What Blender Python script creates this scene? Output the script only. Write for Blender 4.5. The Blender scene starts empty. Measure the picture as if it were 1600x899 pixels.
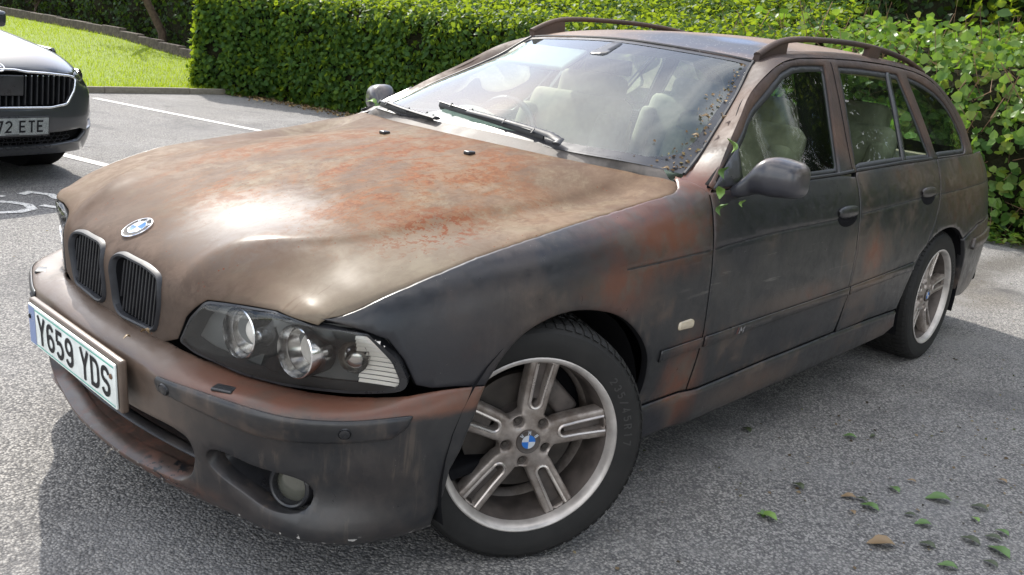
import bpy, bmesh, math, random
import numpy as np
from mathutils import Vector, Matrix
from mathutils.geometry import delaunay_2d_cdt
random.seed(7); RNG = np.random.default_rng(7)
scn = bpy.context.scene
COL = scn.collection

# ------------------------------------------------------------------ camera
cam = bpy.data.cameras.new("camera"); camo = bpy.data.objects.new("camera", cam); COL.objects.link(camo)
yaw, pit, rol, FP = 0.73507035, -0.16565352, 0.11347932, 1431.24
fw = Vector((math.cos(pit)*math.cos(yaw), math.cos(pit)*math.sin(yaw), math.sin(pit)))
rt = fw.cross(Vector((0, 0, 1))).normalized(); up = rt.cross(fw)
r2 = rt*math.cos(rol)+up*math.sin(rol); u2 = -rt*math.sin(rol)+up*math.cos(rol)
M = Matrix((r2, u2, -fw)).transposed().to_4x4(); M.translation = Vector((-0.90167683, -2.20884449, 1.30867127))
camo.matrix_world = M
cam.sensor_fit = 'HORIZONTAL'; cam.sensor_width = 36; cam.lens = 36*FP/1600
cam.shift_y = -150.0/1600; cam.clip_start = .05; cam.clip_end = 500
scn.camera = camo

# ------------------------------------------------------------------ light
SUN = Vector((0.28, 1.0, 0.98)).normalized()
EL = math.asin(SUN.z); AZ = math.atan2(SUN.x, SUN.y)
world = bpy.data.worlds.new("World"); scn.world = world; world.use_nodes = True
wn = world.node_tree.nodes; wl = world.node_tree.links
for n in list(wn): wn.remove(n)
sky = wn.new('ShaderNodeTexSky'); sky.sky_type = 'NISHITA'; sky.sun_disc = False
sky.sun_elevation = EL; sky.sun_rotation = AZ; sky.altitude = 50; sky.air_density = 1.0; sky.dust_density = 1.5
tc = wn.new('ShaderNodeTexCoord'); mp = wn.new('ShaderNodeMapping'); mp.inputs['Scale'].default_value = (1, 1, 2.6)
cn = wn.new('ShaderNodeTexNoise'); cn.inputs['Scale'].default_value = 2.1; cn.inputs['Detail'].default_value = 4; cn.inputs['Roughness'].default_value = .5
cr = wn.new('ShaderNodeValToRGB'); cr.color_ramp.elements[0].position = .43; cr.color_ramp.elements[1].position = .60
mx = wn.new('ShaderNodeMixRGB'); mx.inputs[2].default_value = (10.2, 10.2, 10.3, 1)
bg = wn.new('ShaderNodeBackground'); bg.inputs['Strength'].default_value = .15
wo = wn.new('ShaderNodeOutputWorld')
wl.new(tc.outputs['Generated'], mp.inputs[0]); wl.new(mp.outputs[0], cn.inputs['Vector']); wl.new(cn.outputs['Fac'], cr.inputs[0])
wl.new(cr.outputs[0], mx.inputs[0]); wl.new(sky.outputs[0], mx.inputs[1]); wl.new(mx.outputs[0], bg.inputs['Color']); wl.new(bg.outputs[0], wo.inputs[0])
sl = bpy.data.lights.new("sun", 'SUN'); sl.energy = 3.3; sl.angle = math.radians(.55); sl.color = (1, .95, .87)
so = bpy.data.objects.new("sun", sl); COL.objects.link(so); so.rotation_euler = (-SUN).to_track_quat('-Z', 'Y').to_euler(); so.location = (0, 8, 8)
scn.view_settings.view_transform = 'Standard'; scn.view_settings.look = 'None'; scn.view_settings.exposure = 1.1; scn.view_settings.gamma = 1
scn.cycles.max_bounces = 10; scn.cycles.transparent_max_bounces = 16

# ------------------------------------------------------------------ materials
class NT:
    def __init__(s, name):
        s.m = bpy.data.materials.new(name); s.m.use_nodes = True; s.t = s.m.node_tree; s.n = s.t.nodes
        s.b = s.n['Principled BSDF']; s.out = s.n['Material Output']
    def node(s, typ, **k):
        n = s.n.new(typ)
        for a, v in k.items(): setattr(n, a, v)
        return n
    def put(s, sock, v):
        if isinstance(v, (int, float)): sock.default_value = v
        elif isinstance(v, tuple): sock.default_value = v if len(v) == 4 or sock.type == 'VECTOR' else (*v, 1)
        else: s.t.links.new(v, sock)
    def coord(s): return s.node('ShaderNodeTexCoord').outputs['Object']
    def mapping(s, v, scale=(1, 1, 1), loc=(0, 0, 0), rot=(0, 0, 0)):
        n = s.node('ShaderNodeMapping'); s.put(n.inputs[0], v); n.inputs['Scale'].default_value = scale
        n.inputs['Location'].default_value = loc; n.inputs['Rotation'].default_value = rot; return n.outputs[0]
    def noise(s, v, scale, detail=4, rough=.55, dist=0):
        n = s.node('ShaderNodeTexNoise'); s.put(n.inputs['Vector'], v); n.inputs['Scale'].default_value = scale
        n.inputs['Detail'].default_value = detail; n.inputs['Roughness'].default_value = rough; n.inputs['Distortion'].default_value = dist
        return n.outputs['Fac']
    def voro(s, v, scale, out='Distance', feature='F1'):
        n = s.node('ShaderNodeTexVoronoi', feature=feature); s.put(n.inputs['Vector'], v); n.inputs['Scale'].default_value = scale
        return n.outputs[out]
    def math(s, op, a, b=0., c=None, clamp=False):
        n = s.node('ShaderNodeMath', operation=op, use_clamp=clamp); s.put(n.inputs[0], a); s.put(n.inputs[1], b)
        if c is not None: s.put(n.inputs[2], c)
        return n.outputs[0]
    def ramp(s, v, lo, hi, a=0., b=1.):
        n = s.node('ShaderNodeMapRange'); s.put(n.inputs[0], v)
        n.inputs[1].default_value = lo; n.inputs[2].default_value = hi; n.inputs[3].default_value = a; n.inputs[4].default_value = b
        n.interpolation_type = 'SMOOTHSTEP'; return n.outputs[0]
    def mix(s, f, a, b, mode='MIX'):
        n = s.node('ShaderNodeMixRGB', blend_type=mode); s.put(n.inputs[0], f); s.put(n.inputs[1], a); s.put(n.inputs[2], b); return n.outputs[0]
    def sep(s, v):
        n = s.node('ShaderNodeSeparateXYZ'); s.put(n.inputs[0], v); return n.outputs
    def blob(s, v, c, r, edge=.5, nz=None, amp=.5):
        n = s.node('ShaderNodeVectorMath', operation='SUBTRACT'); s.put(n.inputs[0], v); n.inputs[1].default_value = c
        d = s.node('ShaderNodeVectorMath', operation='DIVIDE'); s.put(d.inputs[0], n.outputs[0]); d.inputs[1].default_value = r
        l = s.node('ShaderNodeVectorMath', operation='LENGTH'); s.put(l.inputs[0], d.outputs[0]); q = l.outputs['Value']
        if nz is not None: q = s.math('ADD', q, s.math('MULTIPLY', s.math('SUBTRACT', nz, .5), amp*2))
        return s.ramp(q, 1-edge, 1+edge*.6, 1, 0)
    def bump(s, h, strength=.3, dist=.01):
        n = s.node('ShaderNodeBump'); s.put(n.inputs['Height'], h); n.inputs['Strength'].default_value = strength; n.inputs['Distance'].default_value = dist
        s.t.links.new(n.outputs[0], s.b.inputs['Normal']); return n.outputs[0]
    def set(s, **k):
        nm = dict(color='Base Color', rough='Roughness', metal='Metallic', spec='Specular IOR Level', coat='Coat Weight', coatr='Coat Roughness', alpha='Alpha')
        for a, v in k.items(): s.put(s.b.inputs[nm[a]], v)
        return s

def plain(name, col, rough=.5, metal=0., spec=.5, var=0., coat=0.):
    t = NT(name)
    if var:
        n = t.noise(t.coord(), 18, 5)
        t.set(color=t.mix(t.ramp(n, .3, .7), tuple(c*(1-var) for c in col), tuple(min(1, c*(1+var)) for c in col)))
        t.set(rough=t.ramp(n, .3, .7, max(0, rough-.06), min(1, rough+.06)))
    else: t.set(color=col, rough=rough)
    t.set(metal=metal, spec=spec, coat=coat); return t.m

# weathered paint: black primer, sun-bleached brown top coat, red oxide showing through. kind: side / hood / bumper / roof
def paint(name, kind):
    t = NT(name); v = t.coord()
    nb = t.noise(v, 2.4, 6, .6); nm = t.noise(v, 7, 10, .68, .3); nf = t.noise(v, 60, 8, .7); ns = t.noise(t.mapping(v, (30, 30, 1.8)), 1, 6, .62)
    nd = t.noise(v, 19, 12, .74, .4)
    dark = t.mix(t.ramp(nm, .3, .7), (.013, .0135, .0155), (.027, .026, .026))
    brown = t.mix(t.ramp(nd, .3, .7), (.062, .042, .032), (.110, .077, .057))
    rust = t.mix(t.ramp(nf, .35, .65), (.11, .036, .014), (.19, .076, .030))
    if kind == 'hood':
        x, y, z = t.sep(v)[0:3]
        tan = t.mix(t.ramp(t.noise(v, 2.0, 9, .66, .3), .36, .64), (.098, .064, .043), (.172, .122, .082))
        tan = t.mix(t.ramp(t.noise(v, 3.1, 10, .72, .6), .48, .66, 0, .85), tan, (.185, .15, .10))
        col = t.mix(t.ramp(nd, .38, .66, 0, .55), tan, (.088, .056, .040))
        g = t.blob(v, (.06, -.05, .66), (.30, .75, .5), .8, nm, .35)
        col = t.mix(t.math('MULTIPLY', g, .85), col, t.mix(t.ramp(nd, .35, .65), (.066, .047, .037), (.115, .084, .066)))
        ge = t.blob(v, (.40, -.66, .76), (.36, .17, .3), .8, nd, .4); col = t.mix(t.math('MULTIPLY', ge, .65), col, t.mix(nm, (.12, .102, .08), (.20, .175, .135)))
        worn_glare = t.blob(v, (.34, -.24, .79), (.17, .20, .4), .7, nd, .5); col = t.mix(t.math('MULTIPLY', worn_glare, .6), col, (.215, .20, .19))  # pale worn patch, also painting the bonnet's sun glare into the colour
        # vertical part of the nose keeps darker grey brown
        col = t.mix(t.ramp(z, .69, .60, 0, .55), col, (.062, .05, .043))
        rn = t.noise(t.mapping(v, (2.4, 4.6, 3), rot=(0, 0, .35)), 1.2, 14, .78, .45)
        zone = t.blob(v, (.76, -.05, .86), (.50, .58, .3), .6, nb, .5)
        rh = t.math('MULTIPLY', t.ramp(rn, .42, .55), zone); col = t.mix(t.math('MULTIPLY', rh, .6), col, (.16, .080, .034))
        rm = t.math('MULTIPLY', t.ramp(rn, .505, .545), t.math('MULTIPLY', zone, t.ramp(nd, .44, .50))); col = t.mix(t.math('MULTIPLY', rm, .9), col, rust)
        z2 = t.blob(v, (.62, -.60, .81), (.17, .10, .2), .7, nm, .5); sp2 = t.ramp(t.noise(v, 46, 5, .7), .52, .55); col = t.mix(t.math('MULTIPLY', t.math('MULTIPLY', z2, sp2), .9), col, (.13, .042, .018))
        sp3 = t.ramp(t.noise(v, 75, 5, .75), .60, .63); col = t.mix(t.math('MULTIPLY', t.math('MULTIPLY', zone, sp3), .8), col, (.10, .034, .016))
        # scattered chips
        vo = t.voro(v, 70, 'Distance'); pk = t.ramp(t.noise(v, 6, 6, .7), .53, .60)
        col = t.mix(t.math('MULTIPLY', t.math('MULTIPLY', t.ramp(t.math('ADD', vo, t.math('MULTIPLY', nf, .25)), .26, .32, 1, 0), pk), .85), col, (.13, .04, .02))
        st = t.noise(t.mapping(v, (4, 26, 4), rot=(0, 0, .3)), 1, 8, .75, .4)
        col = t.mix(t.math('MULTIPLY', t.ramp(st, .58, .68), .4), col, (.085, .05, .034))
        rough = t.ramp(nd, .3, .7, .40, .60); spec = .02; t.set(coat=t.math('ADD', .06, t.math('MULTIPLY', worn_glare, .24)), coatr=.26)
    elif kind == 'roof':
        col = t.mix(t.ramp(nb, .3, .7), (.14, .088, .06), (.19, .125, .088))
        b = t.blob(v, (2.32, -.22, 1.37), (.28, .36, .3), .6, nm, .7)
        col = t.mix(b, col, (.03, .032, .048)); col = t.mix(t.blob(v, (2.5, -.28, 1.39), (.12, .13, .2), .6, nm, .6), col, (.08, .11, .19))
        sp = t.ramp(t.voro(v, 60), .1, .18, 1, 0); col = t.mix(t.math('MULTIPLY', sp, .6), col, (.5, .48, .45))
        rough = .42; spec = .4
    else:
        x, y, z = t.sep(v)[0:3]
        col = dark
        br = t.math('MULTIPLY', t.ramp(t.math('ADD', nb, t.math('MULTIPLY', t.math('SUBTRACT', nd, .5), .25)), .50, .64), .5)
        col = t.mix(t.math('MULTIPLY', br, .25) if kind == 'bumper' else br, col, brown)
        col = t.mix(t.math('MULTIPLY', t.ramp(ns, .56, .68), t.ramp(nb, .42, .6, 0, .5)), col, (.085, .066, .052))
        if kind == 'bumper':
            m = t.ramp(t.math('ADD', z, t.math('MULTIPLY', t.math('SUBTRACT', nd, .5), .035)), .462, .485)
            top = t.mix(t.ramp(nm, .4, .6), (.085, .052, .038), t.mix(nf, (.12, .055, .034), (.10, .04, .026)))
            col = t.mix(m, col, top)
            m2 = t.math('MULTIPLY', t.ramp(t.math('ADD', y, t.math('MULTIPLY', t.math('SUBTRACT', nm, .5), .3)), -.52, -.22), t.ramp(z, .28, .37)); col = t.mix(m2, col, t.mix(nd, (.07, .048, .036), (.125, .09, .068)))
            m3 = t.math('MULTIPLY', t.ramp(t.math('ADD', z, t.math('MULTIPLY', t.math('SUBTRACT', nd, .5), .05)), .240, .215), t.ramp(y, -.60, -.28)); col = t.mix(t.math('MULTIPLY', m3, .85), col, t.mix(t.ramp(nd, .45, .6), (.055, .036, .028), (.10, .048, .033)))
            ch = t.math('MULTIPLY', t.ramp(t.noise(v, 30, 4, .6), .56, .58), t.blob(v, (.10, -.29, .212), (.05, .09, .05), .3, nm, .3))
            col = t.mix(ch, col, (.008, .008, .009))
            wc = t.math('MULTIPLY', t.ramp(t.noise(v, 60, 2, .5), .66, .67), t.ramp(z, .20, .18)); col = t.mix(wc, col, (.5, .48, .45))
        else:
            P = [((1.22, -.88, .84), (.30, .2, .12), .9), ((1.02, -.88, .72), (.16, .2, .10), .75), ((1.45, -.8, .96), (.16, .2, .06), .8),
                 ((1.40, -.9, .36), (.10, .2, .16), .95), ((2.72, -.9, .62), (.09, .2, .10), .95), ((2.58, -.75, 1.1), (.13, .3, .2), .85),
                 ((3.95, -.85, .82), (.5, .25, .17), .85), ((4.3, -.75, 1.1), (.3, .3, .35), .85), ((2.1, -.9, .535), (.35, .2, .045), .5),
                 ((.62, -.86, .66), (.2, .2, .12), .4), ((3.2, -.86, .92), (.35, .2, .07), .5), ((4.35, -.85, .58), (.3, .2, .08), .8), ((1.85, -.9, .26), (.3, .2, .05), .6), ((2.75, -.9, .52), (.25, .2, .03), .7), ((3.0, -.9, .26), (.2, .2, .05), .5)]
            for k_, (c, r, a) in enumerate(P):
                lo_ = .40 if k_ in (0, 1, 2, 3, 4) else .54
                col = t.mix(t.math('MULTIPLY', t.blob(v, c, r, .8, nd, .5), a), col, t.mix(t.ramp(t.noise(v, 6, 9, .72), lo_, lo_+.16), brown, (.115, .043, .024)))
            B = [((1.9, -.88, .88), (.42, .2, .1), .85), ((1.62, -.88, .80), (.16, .2, .12), .85), ((1.30, -.9, .21), (.09, .2, .1), .9), ((.5, -.8, .60), (.22, .2, .2), .7), ((.8, -.8, .78), (.4, .3, .05), .6)]
            for c, r, a in B: col = t.mix(t.math('MULTIPLY', t.blob(v, c, r, .6, nm, .4), a), col, (.012, .0125, .017))
            up_ = t.ramp(t.math('ADD', z, t.math('MULTIPLY', t.math('SUBTRACT', nd, .5), .12)), .97, 1.06)
            col = t.mix(t.math('MULTIPLY', up_, .85), col, t.mix(t.ramp(nb, .4, .6), (.085, .054, .04), (.05, .036, .031)))
            sc = t.math('MULTIPLY', t.ramp(t.noise(t.mapping(v, (5, 5, 70)), 1, 4, .6), .62, .66), t.blob(v, (1.95, -.9, .66), (.65, .2, .12), .5, nm, .4)); col = t.mix(t.math('MULTIPLY', sc, .4), col, (.12, .11, .10))
        rough = t.ramp(nd, .3, .7, .27, .46); spec = .45
        if kind == 'side': rough = t.math('ADD', rough, t.math('MULTIPLY', up_, .22)); spec = t.ramp(z, .95, 1.05, .45, .15)
    sp = t.ramp(t.voro(v, 120), .05, .09, 1, 0); col = t.mix(t.math('MULTIPLY', t.math('MULTIPLY', sp, t.ramp(t.noise(v, 14, 2), .6, .66)), .5), col, (.35, .32, .28))
    t.set(color=col, rough=rough, spec=spec)
    t.bump(t.math('ADD', nf, t.math('MULTIPLY', nd, .8)), .14, .002)
    return t.m

MT = {}
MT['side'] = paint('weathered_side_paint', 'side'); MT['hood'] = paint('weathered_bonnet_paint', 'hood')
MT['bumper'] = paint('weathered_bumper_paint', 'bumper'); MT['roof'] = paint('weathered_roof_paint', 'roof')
MT['black'] = plain('black_void', (.006, .006, .007), .9, spec=.1)
MT['rubber'] = plain('black_rubber', (.018, .018, .019), .55, var=.25)
MT['trim'] = plain('satin_black_trim', (.022, .022, .024), .32, var=.2)
MT['grille'] = plain('grille_black', (.014, .014, .016), .42, var=.2)
MT['kidney'] = plain('faded_grey_trim', (.028, .029, .033), .5, spec=.3, var=.25)
MT['chrome'] = plain('chrome', (.75, .75, .76), .16, 1.)
MT['reflector'] = plain('reflector', (.42, .40, .38), .2, 1.)
MT['beige'] = plain('beige_cloth', (.40, .36, .28), .9, spec=.2, var=.12)
MT['rear_seat'] = plain('rear_seat_cloth', (.27, .24, .18), .9, spec=.2, var=.15); MT['dark_seat'] = plain('brown_seat_cloth', (.27, .23, .17), .9, spec=.2, var=.2)
MT['dash'] = plain('grey_green_dash', (.42, .46, .38), .7, spec=.3, var=.08)
MT['plate'] = plain('plate_white', (.66, .69, .66), .4, var=.12)
MT['ink'] = plain('plate_black', (.012, .012, .014), .55, spec=.2)
MT['blue'] = plain('enamel_blue', (.02, .11, .36), .5, spec=.2)
MT['white'] = plain('enamel_white', (.38, .40, .43), .5, spec=.2)
MT['green_line'] = plain('plate_green', (.10, .38, .30), .5)
MT['bandblue'] = plain('plate_band_blue', (.18, .23, .38), .5)

def glass(name, tint, haze=0., hazecol=(.5, .55, .55), rough=.0, f0=1.5, refl=1.0):
    t = NT(name); t.n.remove(t.b)
    tr = t.node('ShaderNodeBsdfTransparent'); tr.inputs[0].default_value = (*tint, 1)
    gl = t.node('ShaderNodeBsdfGlossy'); gl.inputs['Roughness'].default_value = rough
    fr = t.node('ShaderNodeFresnel'); fr.inputs[0].default_value = f0
    fm = t.math('MULTIPLY', fr.outputs[0], refl, clamp=True)
    mx = t.node('ShaderNodeMixShader'); t.put(mx.inputs[0], fm); t.t.links.new(tr.outputs[0], mx.inputs[1]); t.t.links.new(gl.outputs[0], mx.inputs[2])
    res = mx.outputs[0]
    if haze:
        df = t.node('ShaderNodeBsdfDiffuse'); df.inputs[0].default_value = (*hazecol, 1)
        m2 = t.node('ShaderNodeMixShader')
        v = t.coord(); h = t.ramp(t.noise(v, 3.5, 6, .6, .5), .3, .75, haze*.55, haze*1.5)
        dots = t.ramp(t.voro(v, 26), .03, .055, .9 if haze > .05 else 0, 0); sx_ = t.sep(v); ed = t.math('ADD', t.ramp(sx_[1], -.50, -.62), t.math('MULTIPLY', t.ramp(sx_[2], 1.24, 1.31), .7), clamp=True); dk = t.math('MULTIPLY', t.ramp(t.noise(v, 14, 4), .44, .6), ed)
        h = t.math('ADD', h, t.math('MULTIPLY', t.math('MULTIPLY', dots, dk), .6), clamp=True)
        t.put(m2.inputs[0], h); t.t.links.new(res, m2.inputs[1]); t.t.links.new(df.outputs[0], m2.inputs[2]); res = m2.outputs[0]
    t.t.links.new(res, t.out.inputs[0]); return t.m
MT['screen'] = glass('dusty_windscreen_glass', (.82, .92, .89), .035, (.50, .60, .60), refl=1.5)
MT['glass'] = glass('green_tinted_glass', (.72, .84, .77), .006, (.35, .35, .3), f0=1.36, refl=.75)
MT['lens'] = glass('headlamp_lens', (.95, .97, .97), .03, (.5, .48, .44))
MT['frost'] = plain('ribbed_clear_plastic', (.88, .82, .76), .55, var=.04); MT['redleaf'] = plain('red_leaf', (.16, .01, .02), .5)

# ------------------------------------------------------------------ object helpers
def tag(o, label=None, cat=None, group=None, kind=None):
    if label: o['label'] = label
    if cat: o['category'] = cat
    if group: o['group'] = group
    if kind: o['kind'] = kind
    return o
def empty(name, loc, rotz=0, label=None, cat=None, group=None, parent=None):
    o = bpy.data.objects.new(name, None); COL.objects.link(o); o.location = loc; o.rotation_euler = (0, 0, rotz); o.empty_display_size = .1
    if parent: o.parent = parent
    return tag(o, label, cat, group)
def mesh(name, V, F, mat, parent=None, smooth=True, loc=None, mats=None, midx=None):
    me = bpy.data.meshes.new(name); me.from_pydata([tuple(map(float, p)) for p in V], [], [tuple(map(int, f)) for f in F])
    for m in (mats or [mat]): me.materials.append(MT[m] if isinstance(m, str) else m)
    if midx is not None: me.polygons.foreach_set('material_index', np.asarray(midx, 'i4'))
    if smooth: me.polygons.foreach_set('use_smooth', np.ones(len(me.polygons), bool))
    me.update()
    o = bpy.data.objects.new(name, me); COL.objects.link(o)
    if parent is not None: o.parent = parent
    if loc is not None: o.location = loc
    return o
OFF = {}
def attach(o, parent):   # o's mesh is in car coordinates; parent chain starts at car root
    o.parent = parent
    return o
def sharp(o, ang=35):
    me = o.data; me.polygons.foreach_set('use_smooth', np.ones(len(me.polygons), bool))
    try: me.set_sharp_from_angle(angle=math.radians(ang))
    except Exception: pass
    return o
def fix(o, ang=None):
    bm = bmesh.new(); bm.from_mesh(o.data); bmesh.ops.recalc_face_normals(bm, faces=bm.faces); bm.to_mesh(o.data); bm.free()
    if ang: sharp(o, ang)
    return o
def box(name, c, s, mat, parent=None, bev=.004, rot=None, ang=40):
    bm = bmesh.new(); bmesh.ops.create_cube(bm, size=1)
    for v in bm.verts: v.co = Vector((v.co.x*s[0], v.co.y*s[1], v.co.z*s[2]))
    if bev: bmesh.ops.bevel(bm, geom=list(bm.edges), offset=min(bev, min(s)*.45), segments=3, affect='EDGES', profile=.6)
    if rot is not None: bmesh.ops.rotate(bm, verts=bm.verts, matrix=rot)
    bmesh.ops.translate(bm, verts=bm.verts, vec=c)
    me = bpy.data.meshes.new(name); bm.to_mesh(me); bm.free(); me.materials.append(MT[mat] if isinstance(mat, str) else mat)
    o = bpy.data.objects.new(name, me); COL.objects.link(o); o.parent = parent
    return sharp(o, ang)
def tube(name, pts, r, mat, parent=None, k=10, closed=False, up0=None, flat=(1, 1), cap=True):
    P = np.array(pts, float); n = len(P); rr = np.broadcast_to(np.array(r, float), (n,))
    T = np.zeros_like(P)
    for i in range(n):
        a = P[(i+1) % n] if (closed or i < n-1) else P[i]; b = P[(i-1) % n] if (closed or i > 0) else P[i]; T[i] = a-b
    T /= np.linalg.norm(T, axis=1)[:, None]+1e-12
    u = np.array(up0 if up0 is not None else (0, 0, 1.)); V = []; F = []
    for i in range(n):
        s = np.cross(T[i], u)
        if np.linalg.norm(s) < 1e-3: s = np.cross(T[i], (1., 0, 0))
        s /= np.linalg.norm(s); w = np.cross(s, T[i])
        if up0 is None: u = w
        for j in range(k):
            a = 2*math.pi*j/k; V.append(P[i]+rr[i]*(math.cos(a)*s*flat[0]+math.sin(a)*w*flat[1]))
    for i in range(n if closed else n-1):
        for j in range(k):
            a = i*k+j; b = i*k+(j+1) % k; c = ((i+1) % n)*k+(j+1) % k; d = ((i+1) % n)*k+j; F.append((a, b, c, d))
    if cap and not closed: F.append(tuple(range(k))[::-1]); F.append(tuple((n-1)*k+j for j in range(k)))
    return fix(mesh(name, V, F, mat, parent), 50)
def lathe(name, prof, c, axis, mat, parent=None, k=48, ang=30, close=False):
    a = np.array(axis, float); a /= np.linalg.norm(a); e = np.cross(a, (0, 0, 1.)) if abs(a[2]) < .9 else np.cross(a, (1., 0, 0))
    e /= np.linalg.norm(e); g = np.cross(a, e); c = np.array(c, float); V = []; F = []; n = len(prof)
    for j in range(k):
        t = 2*math.pi*j/k; d = math.cos(t)*e+math.sin(t)*g
        for r, h in prof: V.append(c+d*r+a*h)
    for j in range(k):
        for i in range(n if close else n-1):
            i2 = (i+1) % n
            F.append((j*n+i, j*n+i2, ((j+1) % k)*n+i2, ((j+1) % k)*n+i))
    o = mesh(name, V, F, mat, parent)
    bm = bmesh.new(); bm.from_mesh(o.data); bmesh.ops.remove_doubles(bm, verts=bm.verts, dist=1e-6); bmesh.ops.recalc_face_normals(bm, faces=bm.faces); bm.to_mesh(o.data); bm.free()
    return sharp(o, ang)

# ------------------------------------------------------------------ spline surfaces and panels
def cs(k, P, q):
    k = np.asarray(k, float); P = np.asarray(P, float); n = len(k); q = np.asarray(q, float)
    if n == 2:
        t = ((q-k[0])/(k[1]-k[0]))[:, None]; return P[0]*(1-t)+P[1]*t
    h = np.diff(k); A = np.zeros((n, n)); B = np.zeros_like(P)
    A[0, 0] = A[-1, -1] = 1
    for i in range(1, n-1):
        A[i, i-1] = h[i-1]; A[i, i] = 2*(h[i-1]+h[i]); A[i, i+1] = h[i]; B[i] = 3*((P[i+1]-P[i])/h[i]-(P[i]-P[i-1])/h[i-1])
    c = np.linalg.solve(A, B); i = np.clip(np.searchsorted(k, q, side='right')-1, 0, n-2); d = (q-k[i])[:, None]; hi = h[i][:, None]
    b = (P[i+1]-P[i])/hi-hi*(2*c[i]+c[i+1])/3; dd = (c[i+1]-c[i])/(3*hi)
    return P[i]+b*d+c[i]*d*d+dd*d**3
def curve(pts, n=40, closed=False):
    P = np.array(pts, float)
    if closed: P = np.vstack([P[-2:], P, P[:3]])
    k = np.r_[0, np.cumsum(np.linalg.norm(np.diff(P, axis=0), axis=1)**.75)]
    if closed:
        q = np.linspace(k[2], k[-3], n, endpoint=False); return cs(k, P, q)
    return cs(k, P, np.linspace(0, k[-1], n))
def pchip(k, P, q):
    k = np.asarray(k, float); P = np.asarray(P, float); h = np.diff(k)[:, None]; d = np.diff(P, axis=0)/h; m_ = np.zeros_like(P)
    m_[0], m_[-1] = d[0], d[-1]; w1 = 2*h[1:]+h[:-1]; w2 = h[1:]+2*h[:-1]; a, b = d[:-1], d[1:]; ok = a*b > 0
    with np.errstate(all='ignore'): hm = (w1+w2)/(w1/np.where(ok, a, 1)+w2/np.where(ok, b, 1))
    m_[1:-1] = np.where(ok, hm, 0)
    i = np.clip(np.searchsorted(k, q, side='right')-1, 0, len(k)-2); t = ((q-k[i])/h[i, 0])[:, None]; H = h[i]
    return (2*t**3-3*t*t+1)*P[i]+(t**3-2*t*t+t)*H*m_[i]+(-2*t**3+3*t*t)*P[i+1]+(t**3-t*t)*H*m_[i+1]
class Surf:
    def __init__(s, P, uk=None, vk=None, du=.01, dv=.01, out=(0, -1, 0)):
        P = np.array(P, float)
        if uk is None: uk = np.r_[0, np.cumsum(np.linalg.norm(np.diff(P, axis=0), axis=2).mean(1))]
        if vk is None: vk = np.r_[0, np.cumsum(np.linalg.norm(np.diff(P, axis=1), axis=2).mean(0))]
        s.uk, s.vk = np.array(uk), np.array(vk)
        nu = int((uk[-1]-uk[0])/du)+2; nv = int((vk[-1]-vk[0])/dv)+2
        s.U = np.linspace(uk[0], uk[-1], nu); s.V = np.linspace(vk[0], vk[-1], nv)
        Q = np.stack([cs(uk, P[:, j], s.U) for j in range(P.shape[1])], 1)
        s.G = np.stack([cs(vk, Q[i], s.V) for i in range(nu)], 0); s._n(out)
    def _n(s, out):
        gu = np.gradient(s.G, s.U, axis=0); gv = np.gradient(s.G, s.V, axis=1); s.gu, s.gv = gu, gv
        n = np.cross(gu, gv); n /= np.linalg.norm(n, axis=2)[..., None]+1e-12
        c = n[n.shape[0]//2, n.shape[1]//2]; s.sg = 1 if np.dot(c, out) > 0 else -1; s.N = n*s.sg
    def _l(s, A, q):
        fu = np.clip((q[:, 0]-s.U[0])/(s.U[1]-s.U[0]), 0, len(s.U)-1.00001); fv = np.clip((q[:, 1]-s.V[0])/(s.V[1]-s.V[0]), 0, len(s.V)-1.00001)
        i = fu.astype(int); j = fv.astype(int); a = (fu-i)[:, None]; b = (fv-j)[:, None]
        return A[i, j]*(1-a)*(1-b)+A[i+1, j]*a*(1-b)+A[i, j+1]*(1-a)*b+A[i+1, j+1]*a*b
    def pos(s, q): return s._l(s.G, np.atleast_2d(q))
    def nrm(s, q):
        n = s._l(s.N, np.atleast_2d(q)); return n/np.linalg.norm(n, axis=1)[:, None]
    def inv(s, pts):
        out = []
        for p in np.atleast_2d(np.array(pts, float)):
            d = ((s.G-p)**2).sum(2); i, j = np.unravel_index(d.argmin(), d.shape); q = np.array([s.U[i], s.V[j]])
            for _ in range(4):
                r = p-s.pos(q)[0]; J = np.stack([s._l(s.gu, q[None])[0], s._l(s.gv, q[None])[0]], 1)
                q = q+np.linalg.lstsq(J, r, rcond=None)[0]; q = np.clip(q, [s.U[0], s.V[0]], [s.U[-1], s.V[-1]])
            out.append(q)
        return np.array(out)
def seg(poly, h):
    poly = np.asarray(poly, float); out = []
    for i in range(len(poly)):
        a, b = poly[i], poly[(i+1) % len(poly)]; m = max(1, int(np.ceil(np.linalg.norm(b-a)/h)))
        for t in range(m): out.append(a+(b-a)*t/m)
    return np.array(out)
def offs(poly, e):   # inward offset, poly counter-clockwise
    a = np.roll(poly, 1, 0); b = np.roll(poly, -1, 0); t = b-a; t /= np.linalg.norm(t, axis=1)[:, None]+1e-12
    return poly+np.stack([-t[:, 1], t[:, 0]], 1)*e
def inside(P, poly):
    x, y = P[:, 0], P[:, 1]; c = np.zeros(len(P), bool); n = len(poly); j = n-1
    for i in range(n):
        xi, yi = poly[i]; xj, yj = poly[j]
        if yi != yj:
            m = ((yi > y) != (yj > y)) & (x < (xj-xi)*(y-yi)/(yj-yi)+xi); c ^= m
        j = i
    return c
def area(p): return .5*np.sum(p[:, 0]*np.roll(p[:, 1], -1)-np.roll(p[:, 0], -1)*p[:, 1])
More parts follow.
